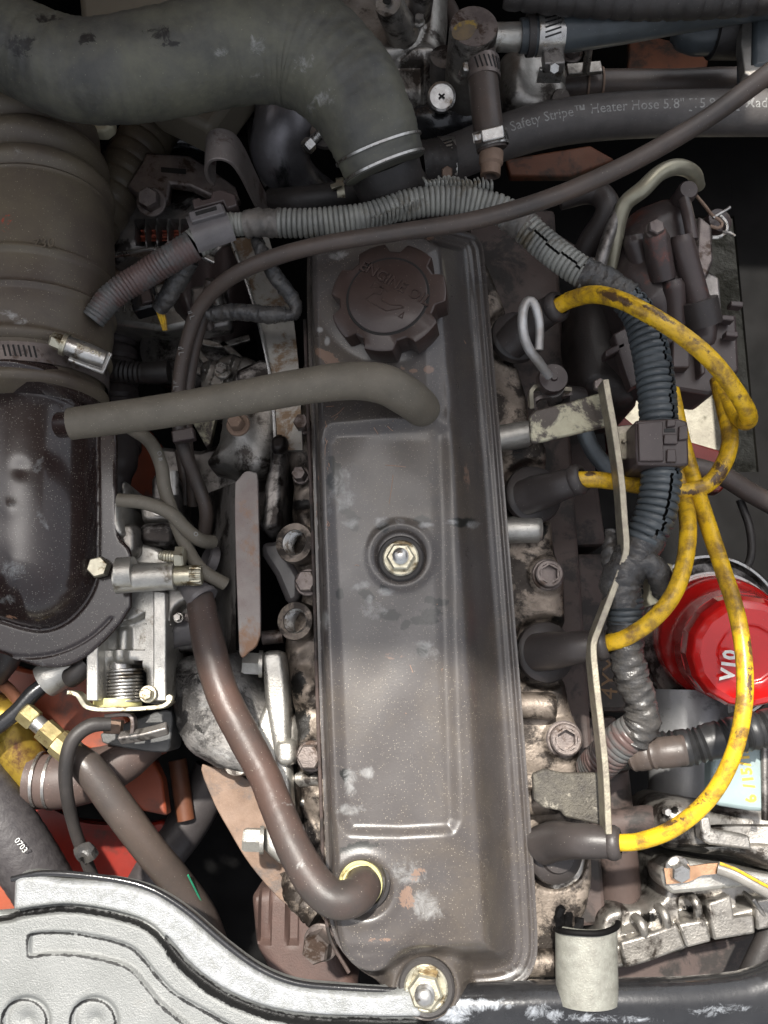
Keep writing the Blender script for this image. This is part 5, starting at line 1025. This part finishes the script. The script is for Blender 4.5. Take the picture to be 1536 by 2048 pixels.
for pl_, z, mm in (([(520, 1302), (566, 1298), (576, 1380), (580, 1500), (590, 1640), (560, 1640), (545, 1500), (528, 1400)], -52, ALUB), ([(548, 1480), (590, 1478), (592, 1532), (552, 1534)], -44, ALUB), ([(530, 1400), (560, 1395), (590, 1480), (560, 1560), (520, 1545), (500, 1480)], -60, ALUB), ([(540, 865), (572, 862), (572, 905), (566, 940), (562, 1058), (520, 1062), (528, 960), (538, 930)], -50, ALUD), ([(538, 868), (574, 864), (574, 900), (540, 906)], -42, ALUD)):
    b = MB(); b.hf(pl_, z, lambda u, v, d, z=z: z-7*rnd_edge(d, 4), -110, 1.2); obj('flange', b, mm, t)
b = MB(); b.hf([(470, 1530), (505, 1490), (530, 1440), (565, 1420), (600, 1440), (604, 1720), (566, 1730), (548, 1640), (520, 1580)], -62, lambda u, v, d: -62-9*rnd_edge(d, 8)+2*np.sin(v*.06), -120, 1.3); o_ = obj('flange', b, ALU, t); paint(o_, 'dark', [(585, 1540, 14, 60, 0, .75), (560, 1650, 12, 20, 0, .6)])
obj('round_mark', MB().lathe(P(548, 1022, -49.8), (0, 0, 1), [(9*K(548, 1022, -50), 0), (9*K(548, 1022, -50), .5), (7*K(548, 1022, -50), .5)], 24), ALUD, t)
b = MB(); b.hf([(520, 1660), (560, 1630), (575, 1700), (566, 1740), (536, 1715), (520, 1700)], -60, lambda u, v, d: -60-8*rnd_edge(d, 6), -110, 1.3); obj('foot', b, ALUB, t)
t = thing('manifold_bolt', 'bright hex bolt lying sideways left of the long vent hose', 'bolt', (508, 1330, -60), 'sideways bolts of the manifold')
for (nm, x, y, lb) in ((None, 508, 1328, ''), (1, 510, 1680, 'pale hex bolt lying sideways above the rusty plate')):
    tt = t if nm is None else thing('manifold_bolt', lb, 'bolt', (508, 1680, -60), 'sideways bolts of the manifold')
    k = K(x, y, -56); b = MB(); b.hexa(P(x+12, y, -58), (-1, .05, .1), 24*k, 12); obj('hex_head', b, ALUB, tt, ang=25); obj('flange', MB().lathe(P(x+10, y, -58), (1, 0, -.1), [(27*k, 0), (27*k, 2.5)], 28), ALUB, tt)
t = thing('rusty_plate', 'rusty curved sheet plate below the intake manifold', 'plate', (500, 1650, -120))
b = MB(); b.prism(smoothpoly([(404, 1528, 0), (480, 1550), (545, 1600), (600, 1690, 0), (600, 1830, 0), (560, 1800), (500, 1730), (460, 1665), (425, 1600)]), -104, -110); obj('sheet', b, RUST, t, bevel=.8)
t = thing('heat_shield', 'tall folded heat shield with a pale rusted face left of the head', 'heat shield', (495, 1120, -100))
b = MB(); b.prism(smoothpoly([(470, 965, 0), (488, 944), (506, 944), (516, 962, 0), (519, 1100), (521, 1270, 0), (514, 1290), (500, 1302), (478, 1305, 0), (472, 1150)]), -34, -37); f1 = obj('face', b, mat('rust stained aluminium sheet', (.16, .13, .12), (.23, .215, .20), (.45, .6), metal=.3, ns=22, bs=900, bump=.15, grime=(.20, .115, .07), gr=.42, gs=16, specks=(.04, .035, .03), spk=.3), t, bevel=.6)
paint(f1, 'dark', [(497, 1120, 8, 20, 0, .5), (510, 1060, 5, 60, 0, .5)])
b = MB(); V = [P(470, 965, -35), P(472, 1305, -35), P(400, 1320, -110), P(418, 985, -110)]; nn = Vector((.5, 0, 1)).normalized()*-1.5
b.add(V+[v+nn for v in V], [(0, 3, 2, 1), (4, 5, 6, 7), (0, 1, 5, 4), (1, 2, 6, 5), (2, 3, 7, 6), (3, 0, 4, 7)]); obj('side_sheet', b, ALUD, t, False)
b = MB(); b.prism([(300, 890), (400, 900), (520, 860), (560, 880), (530, 1060), (430, 1000), (330, 1010)], -112, -130); tag(obj('manifold_deck', b, ALUD, bevel=4), 'oily grey casting behind the thin hoses and above the heat shield', 'casting')
t = thing('water_neck', 'shiny grey casting with a round seat and a rusty bolt left of the cover', 'casting', (490, 850, -90))
def fz(u, v, d): return -66-18*rnd_edge(d, 16)+8*np.exp(-((u-482)**2+(v-870)**2)/30**2)
b = MB(); b.hf([(440, 810), (500, 720), (560, 716), (580, 780), (570, 880), (540, 940), (500, 960), (450, 930), (400, 920), (430, 880)], -66, fz, -130, 1.4); obj('casting', b, ALU, t)
bolt(t, 477, 850, -52, 16, 9, RUST, ax=(-.1, 0, 1), washer=1.5)
b = MB(); b.prism([(470, 740), (520, 716), (560, 722), (560, 760), (500, 800), (480, 790)], -58, -80); obj('lug', b, ALUD, t, bevel=3)
t = thing('rubber_insulator', 'dark rubber insulator wedge right of the heat shield', 'insulator', (570, 1110, -90))
b = MB(); b.prism([(522, 1085), (560, 1080), (600, 1150), (600, 1200), (575, 1210), (550, 1150), (524, 1110)], -74, -100); obj('wedge', b, GREYPL, t, bevel=4); obj('lower_rib', MB().tube([(525, 1276, -76), (566, 1272, -76)], 14, n=20), DSTEEL, t)

# throttle body
t = thing('throttle_casting', 'bright cast throttle body below the intake elbow flange', 'throttle body', (255, 1250, -120))
def fz(u, v, d):
    z = -50-10*rnd_edge(d, 6); q = np.hypot(u-225, v-1140)
    z = z-8*ss(q, 104, 112)*(u < 290)*(v < 1300)
    z = z+6*np.exp(-((u-243)/12)**4)*ss(v, 1250, 1260)
    z = z-26*((u > 218) & (u < 284) & (v > 1328)).astype(float)-26*((u > 268) & (u < 284) & (v > 1322)).astype(float)
    return z
b = MB(); b.hf([(160, 1150, 0), (232, 1120, 0), (300, 1120, 0), (334, 1180, 0), (333, 1395, 0), (322, 1410, 0), (290, 1408, 0), (286, 1345, 0), (268, 1342, 0), (266, 1330, 0), (218, 1330, 0), (217, 1400, 0), (172, 1402, 0), (170, 1260, 0)], -50, fz, -112, 1.1); obj('casting', b, ALUB, t, ang=50)
b = MB(); b.prism([(172, 1256), (196, 1256), (196, 1402), (172, 1402)], -36, -60); obj('wing', b, ALUB, t, bevel=1)
b = MB(); b.prism([(306, 1180), (332, 1184), (332, 1402), (306, 1402)], -38, -60); obj('wing', b, ALUB, t, bevel=1)
obj('shaft_boss', MB().tube([(232, 1160, -24), (300, 1154, -24), (350, 1152, -24)], 28, n=36), ALUB, t)
obj('shaft_collar', MB().tube([(236, 1148, -22), (268, 1146, -22)], 33, n=32), ALUB, t)
k = K(370, 1152, -24); pr = []
for i in range(8): pr += [(19*k, i*1.7), (21*k, i*1.7+.85)]
obj('return_spring', MB().lathe(P(346, 1152, -24), P(400, 1150, -24)-P(346, 1152, -24), pr, 32), ZINC, t, ang=80)
c = P(382, 1151, -24); ax = (P(400, 1150, -24)-P(346, 1152, -24)).normalized(); q = ax.to_track_quat('Z', 'Y'); V = []; n = 64
for h_, f in ((0, 1), (6, 1), (7.5, .9)):
    for i in range(n): a = 2*math.pi*i/n; r = 21*k*f*(1 if (i % 4) < 2 else .93); V.append(c+q @ Vector((r*math.cos(a), r*math.sin(a), h_)))
b = MB(); b.add(V, [(j*n+i, j*n+(i+1) % n, (j+1)*n+(i+1) % n, (j+1)*n+i) for j in range(2) for i in range(n)]+[tuple(2*n+i for i in range(n))]); obj('knurled_knob', b, ZINC, t, ang=25)
obj('adjusting_screw', MB().tube([(318, 1110, -20, 9), (332, 1112, -20, 12), (356, 1114, -20, 12)], n=16, corr=(1.8, .6)), ZINC, t); obj('lock_nut', MB().hexa(P(352, 1114, -20), (1, 0, 0), 22*k, 6), ZINC, t, ang=25)
for pl_, z, mm in (([(218, 985), (238, 990), (240, 1030), (250, 1070), (236, 1075), (218, 1060)], -34, ALUB), ([(234, 1044), (272, 1044), (272, 1108), (250, 1112), (236, 1098)], -40, ALU), ([(276, 1044), (340, 1040), (350, 1060), (348, 1090), (330, 1094), (276, 1088)], -52, ALUD), ([(300, 945), (350, 940), (352, 1010), (345, 1050), (300, 1040)], -70, ALUD)):
    b = MB(); b.hf(pl_, z, lambda u, v, d, z=z: z-7*rnd_edge(d, 4), -120, 1.2); obj('casting_lug', b, mm, t)
obj('lug_tube', MB().tube([(345, 942, -60), (346, 990, -64)], 12, n=16), ALU, t)
b = MB(); b.hf([(330, 1170), (375, 1172), (380, 1200), (350, 1212), (340, 1250), (332, 1250)], -44, lambda u, v, d: -44-5*rnd_edge(d, 3), -80, 1.0); obj('lever', b, ALU, t)
bolt(t, 358, 1236, -50, 8, 5, ALU, washer=1.3)
pr = []; k = K(250, 1370, -50)
for i in range(10): pr += [(31*k, i*2.3), (35*k, i*2.3+.5), (35.6*k, i*2.3+1.15), (35*k, i*2.3+1.8)]
pr += [(31*k, 23)]
obj('spring_coil', MB().lathe(P(250, 1338, -58), P(250, 1400, -58)-P(250, 1338, -58), pr, 40), STEEL, t, ang=50)
obj('coil_core', MB().tube([(242, 1322, -60), (242, 1340, -60)], 24, n=28), STEEL, t)
obj('plastic_pulley', MB().lathe(P(236, 1396, -60), (0, -1, 0), [(46*k, 0), (48*k, 1.5), (48*k, 5), (44*k, 7)], 44), PLY, t)
obj('stop_bar', MB().ribbon([(140, 1385, -40), (158, 1388, -40), (180, 1414, -42), (240, 1418, -42), (330, 1412, -42), (345, 1400, -42)], 9, 12), ZINC, t, bevel=.5)
bolt(t, 297, 1388, -36, 13, 6, ZINC); bolt(t, 343, 1396, -44, 8, 5, ZINC, washer=0)
text_flat('S02', 159, 1302, -52.8, 8, 2, HOLE, t)
t = thing('throttle_link', 'steel linkage lever with a clevis below the throttle spring', 'linkage', (260, 1450, -80))
b = MB(); b.ribbon([(212, 1432, -50), (262, 1430, -50), (268, 1446, -50), (266, 1470, -52)], 8, 8); obj('bent_plate', b, DSTEEL, t, bevel=.5)
obj('pivot_nut', MB().hexa(P(228, 1440, -58), (0, -1, .1), 20*K(228, 1450, -58), 9), RUST, t, ang=25)
obj('clevis', MB().tube([(240, 1476, -52), (290, 1468, -50), (336, 1456, -50)], 14, n=4), ALUD, t, bevel=1); obj('clevis_hole', MB().prism([(258, 1468), (276, 1466), (276, 1476), (258, 1478)], -46.8, -48), HOLE, t)
t = thing('mount_block', 'dark grey wedge mount under the throttle linkage', 'mount', (270, 1480, -120))
b = MB(); b.prism(smoothpoly([(200, 1468, 0), (240, 1450), (330, 1420), (345, 1440, 0), (340, 1495), (320, 1505), (260, 1498), (204, 1485, 0)]), -76, -110); obj('block', b, mat('dark grey casting', (.09, .09, .088), (.06, .06, .06), (.4, .55), metal=.3, ns=30), t, bevel=2)
t = thing('cable_end', 'white metal cable end fitting with a black cable below the elbow flange', 'cable end', (120, 1370, -70))
obj('barrel', MB().tube([(170, 1310, -60, 26), (140, 1332, -60, 32), (100, 1356, -60, 36), (88, 1364, -60, 34)], n=32), ALUB, t); obj('cable', MB().tube([(98, 1362, -58, 15), (66, 1388, -56, 17), (30, 1426, -54, 16), (-40, 1480, -54, 16)], n=22), BLKG, t)
obj('sleeve', MB().tube([(175, 1326, -46), (150, 1350, -46), (140, 1356, -48)], 20, n=22), RUBD, t)
h6, _ = hose('injector_hose', 'thick grey rubber sleeve coming from a round grommet toward the throttle body', [(380, 1255, -74, 34), (352, 1262, -72, 32), (326, 1275, -72, 30)], None, GREYPL, cat='sleeve')
t = thing('hose_connector', 'blue grey plastic connector on top of the ventilation hose', 'connector', (400, 1180, -60))
obj('sleeve', MB().tube([(378, 1160, -44, 27), (396, 1186, -38, 29), (408, 1200, -36, 31)], n=30), GREYPL, t); obj('ring', MB().ring(P(404, 1196, -36), P(408, 1204, -36)-P(390, 1178, -38), 29*.34, 1.2, 3, 32), GREYPL, t)
obj('round_port', MB().lathe(P(428, 1124, -60), (-.8, .2, .5), [(30*.36, 0), (30*.36, 6), (25*.36, 7), (24*.36, 2)], 32), GREYPL, t, ang=30)

# ================================================================== LOWER LEFT
t = thing('chassis_frame', 'orange painted frame member below the throttle body at the left', 'frame', (150, 1400, -200))
b = MB(); b.prism(smoothpoly([(-100, 1300, 0), (60, 1340), (180, 1350), (260, 1440), (330, 1500), (260, 1520), (150, 1490), (60, 1420), (-100, 1380, 0)]), -118, -135); obj('upper_member', b, ORNG, t, bevel=3)
t = thing('red_frame', 'red painted frame wall deep at the lower left behind the hoses', 'frame', (200, 1620, -260))
b = MB(); b.prism([(-300, 1560), (60, 1580), (150, 1640), (280, 1650), (330, 1640), (332, 1760), (260, 1900), (-300, 1900)], -190, -205); obj('floor_plate', b, REDP, t, bevel=3)
b = MB(); b.prism([(240, 1560), (306, 1520), (325, 1560), (334, 1632), (286, 1622), (240, 1580)], -150, -165); obj('web', b, ORNG, t, bevel=2)
b = MB(); b.ribbon([(60, 1595, -182), (120, 1630, -180), (170, 1650, -180), (270, 1656, -182)], 10, 6); obj('edge', b, REDP, t)
b = MB(); b.prism([(-100, 1700), (-20, 1680), (60, 1780), (80, 1850), (-100, 1850)], -110, -140); obj('corner', b, ORNG, t, bevel=2)
for (x, y, x2, y2, z) in ((355, 1520, 372, 1640, -180),): obj('strut', MB().tube([(x, y, z), (x2, y2, z)], 18, n=16), DORNG, t)
b = MB(); b.prism([(1210, 800), (1270, 850), (1440, 900), (1462, 960), (1440, 985), (1240, 965), (1220, 900)], -200, -215); tag(obj('orange_plate', b, REDP, bevel=2), 'orange red plate glimpsed behind the square conduit clip', 'plate')
b = MB(); b.prism([(225, 850), (300, 860), (330, 900), (318, 990), (245, 1000), (225, 940)], -210, -225); tag(obj('orange_plate', b, ORNG, bevel=2), 'orange plate glimpsed between the intake elbow and the thin hoses', 'plate')
b = MB(); b.prism([(1260, 60), (1420, 100), (1400, 230), (1250, 240)], -260, -270); tag(obj('orange_plate', b, DORNG, bevel=2), 'dim orange plate glimpsed above the heater hoses at the top right', 'plate')
b = MB(); b.prism([(1010, 318), (1180, 290), (1230, 318), (1140, 352), (1020, 352)], -220, -230); tag(obj('orange_plate', b, DORNG, bevel=2), 'dim orange plate glimpsed under the lettered heater hose', 'plate')
t = thing('fuel_pipe_elbow', 'shiny yellow brown elbow pipe at the lower left edge', 'pipe', (50, 1500, -120))
obj('pipe', MB().tube([(-40, 1420, -90, 40), (20, 1440, -86, 44), (36, 1500, -88, 44), (70, 1548, -92, 42), (100, 1560, -94, 42)], n=36), GOLDP, t)
h7, sp7 = hose('charge_hose', 'brown rubber coupling hose with two wire clamps at the lower left', [(62, 1560, -88, 50), (120, 1562, -88, 54), (190, 1548, -90, 52), (240, 1525, -94, 44), (300, 1480, -104, 38)], None, mat('dusty brown coupling', (.10, .068, .058), (.06, .047, .043), (.4, .55), ns=20, specks=(.5, .4, .35), spk=.1), n=40)
for i, (x, y, nm) in enumerate(((82, 1560, 'left'), (106, 1562, 'right'))): tag(obj('coupling_ring', MB().ring(P(x, y, -88), (1, 0, 0), 52*K(x, y, -88), 1.4, 2, 48), STEEL), nm+' wire ring of the two round the brown coupling hose', 'hose clamp', 'wire rings on the coupling hose')
t = thing('brass_fitting', 'brass and nickel hex pipe fitting aimed at the thick grey fuel hose', 'fitting', (100, 1460, -80))
c0_ = P(46, 1422, -52); c1_ = P(160, 1520, -56); ax = (c1_-c0_).normalized(); k = K(100, 1470, -52)
obj('swivel_nut', MB().lathe(c0_, ax, [(20*k, 0), (22*k, 1), (22*k, 10), (20*k, 11)], 6), BRASS, t, ang=25); obj('body', MB().lathe(c0_+ax*11, ax, [(17*k, 0), (17*k, 7)], 24), STEEL, t)
obj('middle_nut', MB().lathe(c0_+ax*18, ax, [(24*k, 0), (24*k, 12), (21*k, 13)], 6), BRASS, t, ang=25); obj('ferrule', MB().lathe(c0_+ax*31, ax, [(27*k, 0), (28*k, 2), (27*k, 16), (25*k, 18)], 8), BRASS, t, ang=25)
hose('fuel_hose', 'thick grey rubber fuel hose running from the brass fitting down to the right', [(140, 1502, -56, 26), (180, 1540, -56, 32), (240, 1620, -62, 33), (300, 1700, -74, 32), (350, 1760, -90, 32), (400, 1830, -110, 32), (430, 1900, -130, 30)], None, RUBBR, n=30)
obj('green_trace', MB().tube([(376, 1750, -82), (396, 1790, -92), (414, 1830, -104)], 2, n=6), mat('green trace', (.02, .22, .12), bump=0), bpy.data.objects['fuel_hose'])
hose('cross_member_tube', 'dark steel tube slanting in the shadow left of the rusty plate', [(430, 1540, -200), (380, 1640, -200), (320, 1720, -200), (270, 1790, -204)], 42, mat('dark mottled steel', (.07, .062, .062), (.045, .04, .04), (.4, .55), metal=.3, ns=24), cat='tube')
h8, _ = hose('brake_line_hose', 'thin black hose with a metal ferrule dropping past the brass fitting', [(222, 1448, -40, 13), (180, 1452, -36, 15), (146, 1480, -34, 15), (132, 1530, -36, 14), (134, 1590, -44, 13), (150, 1660, -60, 12), (168, 1710, -70, 12), (188, 1760, -80, 12)], None, RUBD, n=20)
t = thing('line_clip', 'frayed clip tied round the thin black hose at the lower left', 'clip', (170, 1710, -70)); obj('tie', MB().tube([(158, 1708, -62, 14), (172, 1702, -60, 16), (184, 1716, -62, 15)], n=12, lumps=1.2), TAPE, t)
h9, sp9 = hose('air_hose', 'wide black woven hose in the lower left corner', [(-70, 1540, -76, 60), (-20, 1610, -76, 62), (40, 1700, -80, 62), (90, 1780, -88, 60), (120, 1840, -96, 60)], None, mat('woven rubber', (.06, .055, .056), (.04, .036, .038), (.45, .6), ns=200, bs=500, bump=.6), n=36, corr=(2.4, .35))
text_flat('0703', 42, 1690, -58, 12, -48, WHITE, h9, ext=.05)
hose('return_pipe', 'brown metal tube at the left edge below the yellow elbow', [(-60, 1500, -100), (-10, 1520, -100), (14, 1552, -104), (-10, 1600, -110)], 22, RUBBR, cat='tube')
hose('stiff_pipe', 'copper toned bent pipe left of the brass fitting', [(-20, 1350, -80), (10, 1372, -76), (36, 1400, -66), (56, 1428, -56)], 12, mat('copper brown pipe', (.45, .2, .12), (.3, .14, .09), (.3, .45), metal=.6, ns=40), cat='pipe')
t = thing('pulley_guard', 'dim brown ribbed casting in the shadow below the rusty plate', 'casting', (560, 1850, -180))
def fz(u, v, d): return -130-10*rnd_edge(d, 10)-6*ss(np.sin(u*.11), .1, .5)*(1-ss(v, 1880, 1895))
b = MB(); b.hf([(500, 1790), (560, 1770), (640, 1830), (690, 1930), (720, 1990), (560, 1990), (510, 1900)], -130, fz, -200, 1.8); obj('casting', b, mat('dim brown iron', (.10, .06, .05), (.06, .04, .035), (.5, .65), ns=20, bump=.4), t)

# ================================================================== COUNTERWEIGHT COVER (bottom)
t = thing('cowl_cover', 'black grained cover painted pale for its sheen, with raised rim and groove along the bottom edge', 'cover', (200, 1900, -60))
OUT = [(20, 1776), (26, 1756), (50, 1746), (90, 1748), (130, 1756), (220, 1760), (300, 1780), (370, 1822), (450, 1890), (520, 1940), (590, 1968), (680, 1978), (760, 1984), (900, 1990), (1060, 1984), (1250, 1978), (1400, 1974), (1500, 1964), (1620, 1950), (1620, 2200), (-150, 2200), (-150, 1850), (18, 1832, 0)]
GR = smoothpoly([(-20, 1836), (30, 1826), (80, 1818), (140, 1814), (220, 1826), (290, 1848), (330, 1884), (380, 1940), (450, 1990), (540, 2026), (640, 2040), (760, 2044), (900, 2052), (1100, 2120), (1620, 2140), (1620, 2400), (-300, 2400), (-300, 1850)])
CH = smoothpoly([(56, 1876), (60, 1870), (100, 1866), (160, 1870), (240, 1888), (275, 1908), (310, 1950), (350, 1990), (420, 2030), (500, 2080), (420, 2080), (330, 2020), (290, 1975), (250, 1935), (170, 1914), (100, 1910), (60, 1914), (54, 1900)])
def fz(u, v, d):
    z = -12-12*rnd_edge(d, 5)
    q = pdist(u, v, GR); z = z-8*np.exp(-((q-5)/np.where(u > 330, 13, 9))**4)-3*ss(q, 0, 14)
    q2 = pdist(u, v, CH); z = z-2.8*ss(q2, -3, 3)
    for x, y in ((48, 2045), (185, 2045)):
        r = np.hypot(u-x, v-y); z = z-2.0*np.exp(-((r-44)/5)**2)-1.5*(1-ss(r, 38, 46)); z = z-2*np.exp(-(r/14)**2)
    return z
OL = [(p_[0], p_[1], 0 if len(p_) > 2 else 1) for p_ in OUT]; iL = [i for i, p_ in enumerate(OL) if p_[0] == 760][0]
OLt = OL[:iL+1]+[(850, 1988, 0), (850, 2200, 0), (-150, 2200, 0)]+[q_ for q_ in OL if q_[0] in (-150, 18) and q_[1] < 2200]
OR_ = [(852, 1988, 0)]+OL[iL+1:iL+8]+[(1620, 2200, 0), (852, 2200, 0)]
b = MB(); b.hf(OLt, -12, fz, -20, .85); co = obj('panel', b, SHEENP, t, ang=80)
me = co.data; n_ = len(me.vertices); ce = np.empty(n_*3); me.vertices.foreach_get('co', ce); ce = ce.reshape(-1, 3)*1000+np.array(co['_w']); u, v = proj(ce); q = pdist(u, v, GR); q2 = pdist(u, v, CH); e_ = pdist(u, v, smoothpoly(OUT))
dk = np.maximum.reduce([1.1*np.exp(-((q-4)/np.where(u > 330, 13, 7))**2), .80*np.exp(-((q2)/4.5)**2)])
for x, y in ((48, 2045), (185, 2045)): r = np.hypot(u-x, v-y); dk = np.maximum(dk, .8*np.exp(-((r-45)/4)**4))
sc_ = .66*(1-ss(q, -14, -6))*(e_ > 3); a_ = me.attributes.new('scuff_sheen', 'FLOAT', 'POINT'); a_.data.foreach_set('value', sc_.astype(np.float32)); a_ = me.attributes.new('dark', 'FLOAT', 'POINT'); a_.data.foreach_set('value', dk.astype(np.float32))  # rim lightened again for its painted sheen
def fz2(u, v, d): return -17-11*(1-np.sqrt(np.maximum(0, 1-(1-np.clip(d/13, 0, 1))**2)))-5*ss(v, 2010, 2090)+.4*np.sin(u*.02)
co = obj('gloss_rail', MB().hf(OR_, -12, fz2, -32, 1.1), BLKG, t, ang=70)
paint(co, 'scuff_sheen', [(960, 2010, 110, 24, 0, .66), (900, 2030, 80, 24, 0, .68), (1080, 2020, 60, 30, 0, .5), (1200, 2036, 200, 14, 2, .54), (1450, 2020, 120, 20, -5, .48), (820, 2000, 60, 16, 0, .7), (1110, 2030, 30, 20, 0, .66)])  # pale patches paint the rail's frosty glare
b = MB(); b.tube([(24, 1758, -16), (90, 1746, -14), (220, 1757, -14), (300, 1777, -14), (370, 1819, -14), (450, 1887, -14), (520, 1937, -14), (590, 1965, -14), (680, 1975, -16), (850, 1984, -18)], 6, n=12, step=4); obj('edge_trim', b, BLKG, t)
V, Fs = text_pts('9', 26*.33, .3, .2); b = MB(); c = P(480, 2040, -17.2); b.add([c+Vector((v.x*.9-v.y*.5, v.y*.9+v.x*.5, v.z)) for v in V], Fs); obj('numeral', b, BLKG, t, False)

hose('drain_hose', 'dim brown hose curving right below the square conduit clip', [(1290, 930, -150), (1360, 930, -140), (1440, 950, -140), (1500, 985, -145), (1600, 1040, -150)], 20, RUBBR)
hose('dim_cable', 'thin black cable looping in the dark right of the longest plug wire', [(1480, 1000, -160), (1500, 1060, -160), (1500, 1120, -165), (1470, 1160, -170)], 8, RUBD, cat='cable')
t = thing('support_plate', 'dim grey support arm in the dark between head and distributor', 'bracket', (1110, 560, -140))
b = MB(); b.prism([(1020, 440), (1060, 430), (1200, 520), (1190, 560), (1120, 540), (1030, 480)], -130, -140); obj('arm', b, DSTEEL, t, bevel=2); bolt(t, 1070, 470, -128, 14, 6, DSTEEL)

# more castings showing between the thin hoses left of the head
t = thing('carburettor_base', 'bright stepped alloy casting between the elbow flange and the thin hoses', 'casting', (290, 1060, -120))
for pl_, z, mm in (([(238, 1085), (300, 1085), (330, 1100), (352, 1128), (330, 1140), (240, 1136)], -56, ALUB), ([(276, 1000), (300, 990), (345, 1000), (348, 1040), (280, 1046)], -58, ALU), ([(352, 1190), (392, 1206), (398, 1250), (372, 1262), (346, 1240)], -66, ALU), ([(348, 1262), (420, 1268), (424, 1302), (336, 1306), (336, 1280)], -84, ALUD), ([(236, 960), (252, 958), (256, 1000), (240, 1004)], -44, ALU)):
    obj('casting_step', MB().hf(pl_, z, lambda u, v, d, z=z: z-6*rnd_edge(d, 4), -125, 1.2), mm, t)
bolt(t, 318, 1020, -56, 10, 5, STEEL); bolt(t, 262, 1104, -54, 9, 5, ZINC); bolt(t, 380, 1236, -64, 9, 5, DSTEEL)
t = thing('valley_casting', 'ribbed grey casting in the gap between the silver bracket and the cable sheath', 'casting', (450, 770, -140))
obj('deck', MB().hf([(396, 720), (470, 700), (520, 720), (500, 800), (440, 830), (400, 800)], -112, lambda u, v, d: -112-7*rnd_edge(d, 7)-4*ss(np.sin(u*.14+v*.05), .2, .6), -150, 1.2), ALU, t)
bolt(t, 446, 742, -108, 13, 6, STEEL); bolt(t, 486, 776, -110, 11, 6, RUST)

# ------------------------------------------------------------------ finish
for o in bpy.data.objects:
    if '_w' in o.keys(): del o['_w']
sc.cycles.samples = 128
